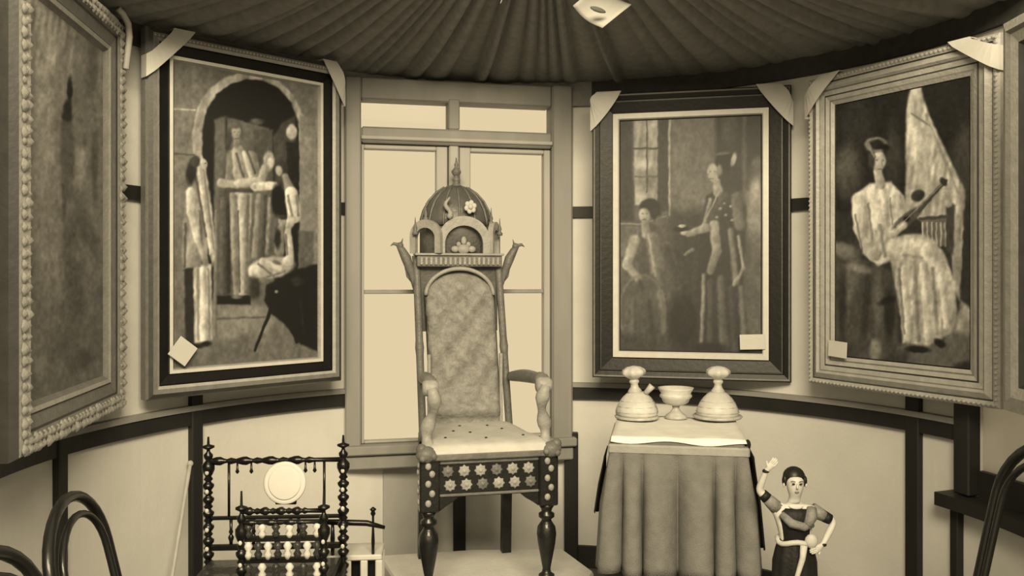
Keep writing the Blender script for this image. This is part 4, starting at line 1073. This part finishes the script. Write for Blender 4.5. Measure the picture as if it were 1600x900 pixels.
# pierced carved back: three rows of little arches
for r_, (z0, z1) in enumerate(((.605, .645), (.545, .595), (.49, .535))):
    pnl = MB().box(-.105, .105, .126, .134, z1, z1+.011, 0, None, .002).build('carved_rail', E_bl, sm)
    MB().box(-.105, .105, .126, .136, z0-.004, z0+.006, 0, None, .002).build('carved_rail', E_bl, sm)
    nn = 8 if r_ == 1 else 6
    for i in range(nn):
        xx = -.095 + .19*i/(nn-1)
        MB().lathe([(.006, z0), (.012, z0+(z1-z0)*.3), (.006, z0+(z1-z0)*.5), (.013, z0+(z1-z0)*.75), (.005, z1)], 8, (xx, .13, 0)).build('baluster', E_iv if (i + r_) % 2 else E_md, pnl)
for r_, z in enumerate((.42, .455)):
    MB().box(-.105, .105, .126, .136, z, z+.012, 0, None, .002).build('carved_rail', E_bl, sm)
# round white plate leaning on the small chair's back
pl = thing('round_plate', 'round blank white disc propped above the smaller black chair', 'plate', (-.647, 2.500, .688), 0)
M = rotM('X', PI/2 - D(6))
MB().lathe([(.001, 0), (.058, 0), (.0605, .003), (.058, .006), (.05, .005), (.001, .0045)], 40, (0, 0, 0), 0, TM(0, 0, .06) @ M).build('disc', M_paper, pl)
MB().lathe([(.046, 0), (.0465, .0015), (.044, .002)], 40, (0, 0, 0), 0, TM(0, -.0055, .06) @ M).build('inner_ring', M_paper, pl)
MB().box(-.03, .03, .006, .014, -.003, .075, 0, rotM('X', D(-6)), .002).build('prop_stand', E_bl, pl)

# little slatted stool to the right of them
st = thing('slatted_stool', 'small pale stool with black rail and slots, left of the throne', 'stool', (-.535, 3.02, 0), D(5))
st.scale = (1, 1, 1.05)
W_pale = mat('pale_wood', 196, .6, .08, 14, .1)
MB().box(-.09, .09, -.07, .07, .36, .378, 0, None, .004).build('seat', W_pale, st)
for xx in (-.08, -.025, .03, .08):
    MB().box(xx-.012, xx+.012, -.068, -.05, 0, .36, 0, None, .003).build('slat', W_pale, st)
    MB().box(xx-.012, xx+.012, .05, .068, 0, .36, 0, None, .003).build('slat', W_pale, st)
MB().box(-.09, .09, -.03, -.02, .03, .35, 0, None, .002).build('inner_board', E_bl, st)
MB().tube([(-.14, -.06, .487), (-.05, -.06, .483), (.04, -.06, .478), (.10, -.06, .462)], [.008, .010, .010, .006], 8).build('arm_rail', E_bl, st)
for xx in (.06,):
    MB().lathe([(.005, .378), (.006, .42), (.004, .46), (.004, .50), (.009, .508), (.006, .516), (.012, .522), (.002, .53)], 8, (xx, -.06, 0)).build('finial_post', E_bl, st)
MB().lathe([(.006, .378), (.008, .43), (.005, .485)], 8, (-.075, -.06, 0)).build('finial_post', E_bl, st)

# ------------------------------------------------------------------ bentwood chairs
B_bl = mat('bentwood_black', 22, .35, .3, 16, .05, coat=.2)
B_cane = mat('cane_seat', 150, .7, .2, 80, .3)
def bentwood(label, loc, rz, k=1.0):
    c = thing('bentwood_chair', label, 'chair', loc, rz, 'bentwood chairs at the front')
    sz = .46
    def hoop(wd, top, y0, rad, nm, bot):
        pts = []
        yb = lambda z: y0 + .10*max(0, (z-sz))/.42
        for i in range(8): z = bot + (top-wd*.75-bot)*i/8; pts.append((-wd*(.86+.14*min(1, max(0, (z-.2)/.5))), yb(z), z))
        for i in range(17):
            a = PI - PI*i/16; z = top-wd*.75 + wd*.75*math.sin(a)*1.0; pts.append((wd*math.cos(a), yb(z), z))
        for i in range(8): z = bot + (top-wd*.75-bot)*(7-i)/8; pts.append((wd*(.86+.14*min(1, max(0, (z-.2)/.5))), yb(z), z))
        return MB().tube(pts, rad, 10).build(nm, B_bl, c)
    hoop(.195, .885, .19, .0125, 'back_hoop', 0.0)
    hoop(.15, .845, .18, .0085, 'inner_hoop', sz)
    MB().tube([(.2*math.cos(a), .205*math.sin(a), sz) for a in [2*PI*i/32 for i in range(32)]], .02, 10, 0, True).build('seat_ring', B_bl, c)
    MB().lathe([(.001, sz+.004), (.19, sz+.008), (.192, sz-.004), (.001, sz-.004)], 32).build('cane_seat', B_cane, c)
    for s in (-1, 1):
        MB().tube([(s*.15, -.14, sz-.005), (s*.165, -.17, .25), (s*.19, -.21, 0)], [.017, .015, .011], 8).build('leg', B_bl, c)
    MB().tube([(.155*math.cos(a), .16*math.sin(a), .20) for a in [2*PI*i/28 for i in range(28)]], .009, 8, 0, True).build('leg_ring', B_bl, c)
    c.scale = (k, k, k)
    return c
bentwood('black bentwood chair with looped back, at the left under the dado rail', (-.690, 1.95, 0), D(100), .965)
bentwood('black bentwood chair cut off by the lower left corner', (-.585, 1.42, 0), D(93))
bentwood('black bentwood chair half cut off by the right edge', (.97, 2.06, 0), D(-92), 1.06)

# ------------------------------------------------------------------ low plinths, cane, ceiling scraps
pth = thing('plinth', 'low pale cloth-covered box at the foot of the left wall', 'plinth', (-.93, 3.10, 0), D(44))
MB().box(-.17, .13, -.10, .10, 0, .235, 0, None, .012).build('box', M_dais, pth)
MB().box(-.175, .135, -.105, .105, .235, .25, 0, None, .006).build('lid', M_dais, pth)
pth = thing('plinth', 'low pale box at the foot of the right wall near the second window', 'plinth', (1.36, 2.77, 0), D(-68))
MB().box(-.22, .14, -.09, .09, 0, .265, 0, None, .012).build('box', M_dais, pth)
MB().box(-.225, .145, -.095, .095, .265, .28, 0, None, .006).build('lid', M_dais, pth)
cn = thing('cane', 'thin pale walking cane leaning on the wall beside a dark batten', 'cane', (-1.195, 2.95, 0))
tx, ty = CX + (R-.03)*math.cos(ang(289)), CY + (R-.03)*math.sin(ang(289))
dx, dy = tx+1.195, ty-2.95
pts = [(dx*u, dy*u, .004+.63*u) for u in [i/10 for i in range(11)]]
MB().tube(pts, .007, 8).build('stick', mat('pale_cane', 172, .5, .1, 30), cn)
MB().ball(pts[-1], .012, 8, 6).build('knob', mat('pale_cane', 172), cn)

def scrap(label, loc, rz, tilt, w, h, curl):
    r = thing('paper_scrap', label, 'paper', loc, rz, 'white papers hung from the ceiling')
    n = 10; vs = []; fs = []
    for j in range(n+1):
        for i in range(n+1):
            u, v = i/n, j/n
            x = (u-v)*w; z = -(u+v)*h
            vs.append((x, curl*math.sin(PI*u)*.6 + curl*v*v - .03*(u+v), z))
    for j in range(n):
        for i in range(n): a = j*(n+1)+i; fs.append((a, a+1, a+n+2, a+n+1))
    mb = MB(); mb.add(vs, fs, 0, True); o = mb.build('sheet', M_paper, r)
    md = o.modifiers.new('t', 'SOLIDIFY'); md.thickness = .002
    MB().tube([(0, 0, 0), (0, 0, .12)], .002, 6).build('string', M_darkwood, r)
    return r
s1 = scrap('white diamond-shaped paper hanging from the pleated ceiling', (.317, 3.10, 2.375), D(12), 0, .10, .082, .05)
MB().ball((.0, -.045, -.115), .03, 12, 6, 0, 1.0, .25, .3, rotM('Y', D(14))).build('dark_mark', mat('ink_grey', 96, .8), s1)
scrap('narrow white paper tip hanging from the ceiling above the throne', (-.02, 3.1, 2.365), D(-30), 0, .022, .038, .02)
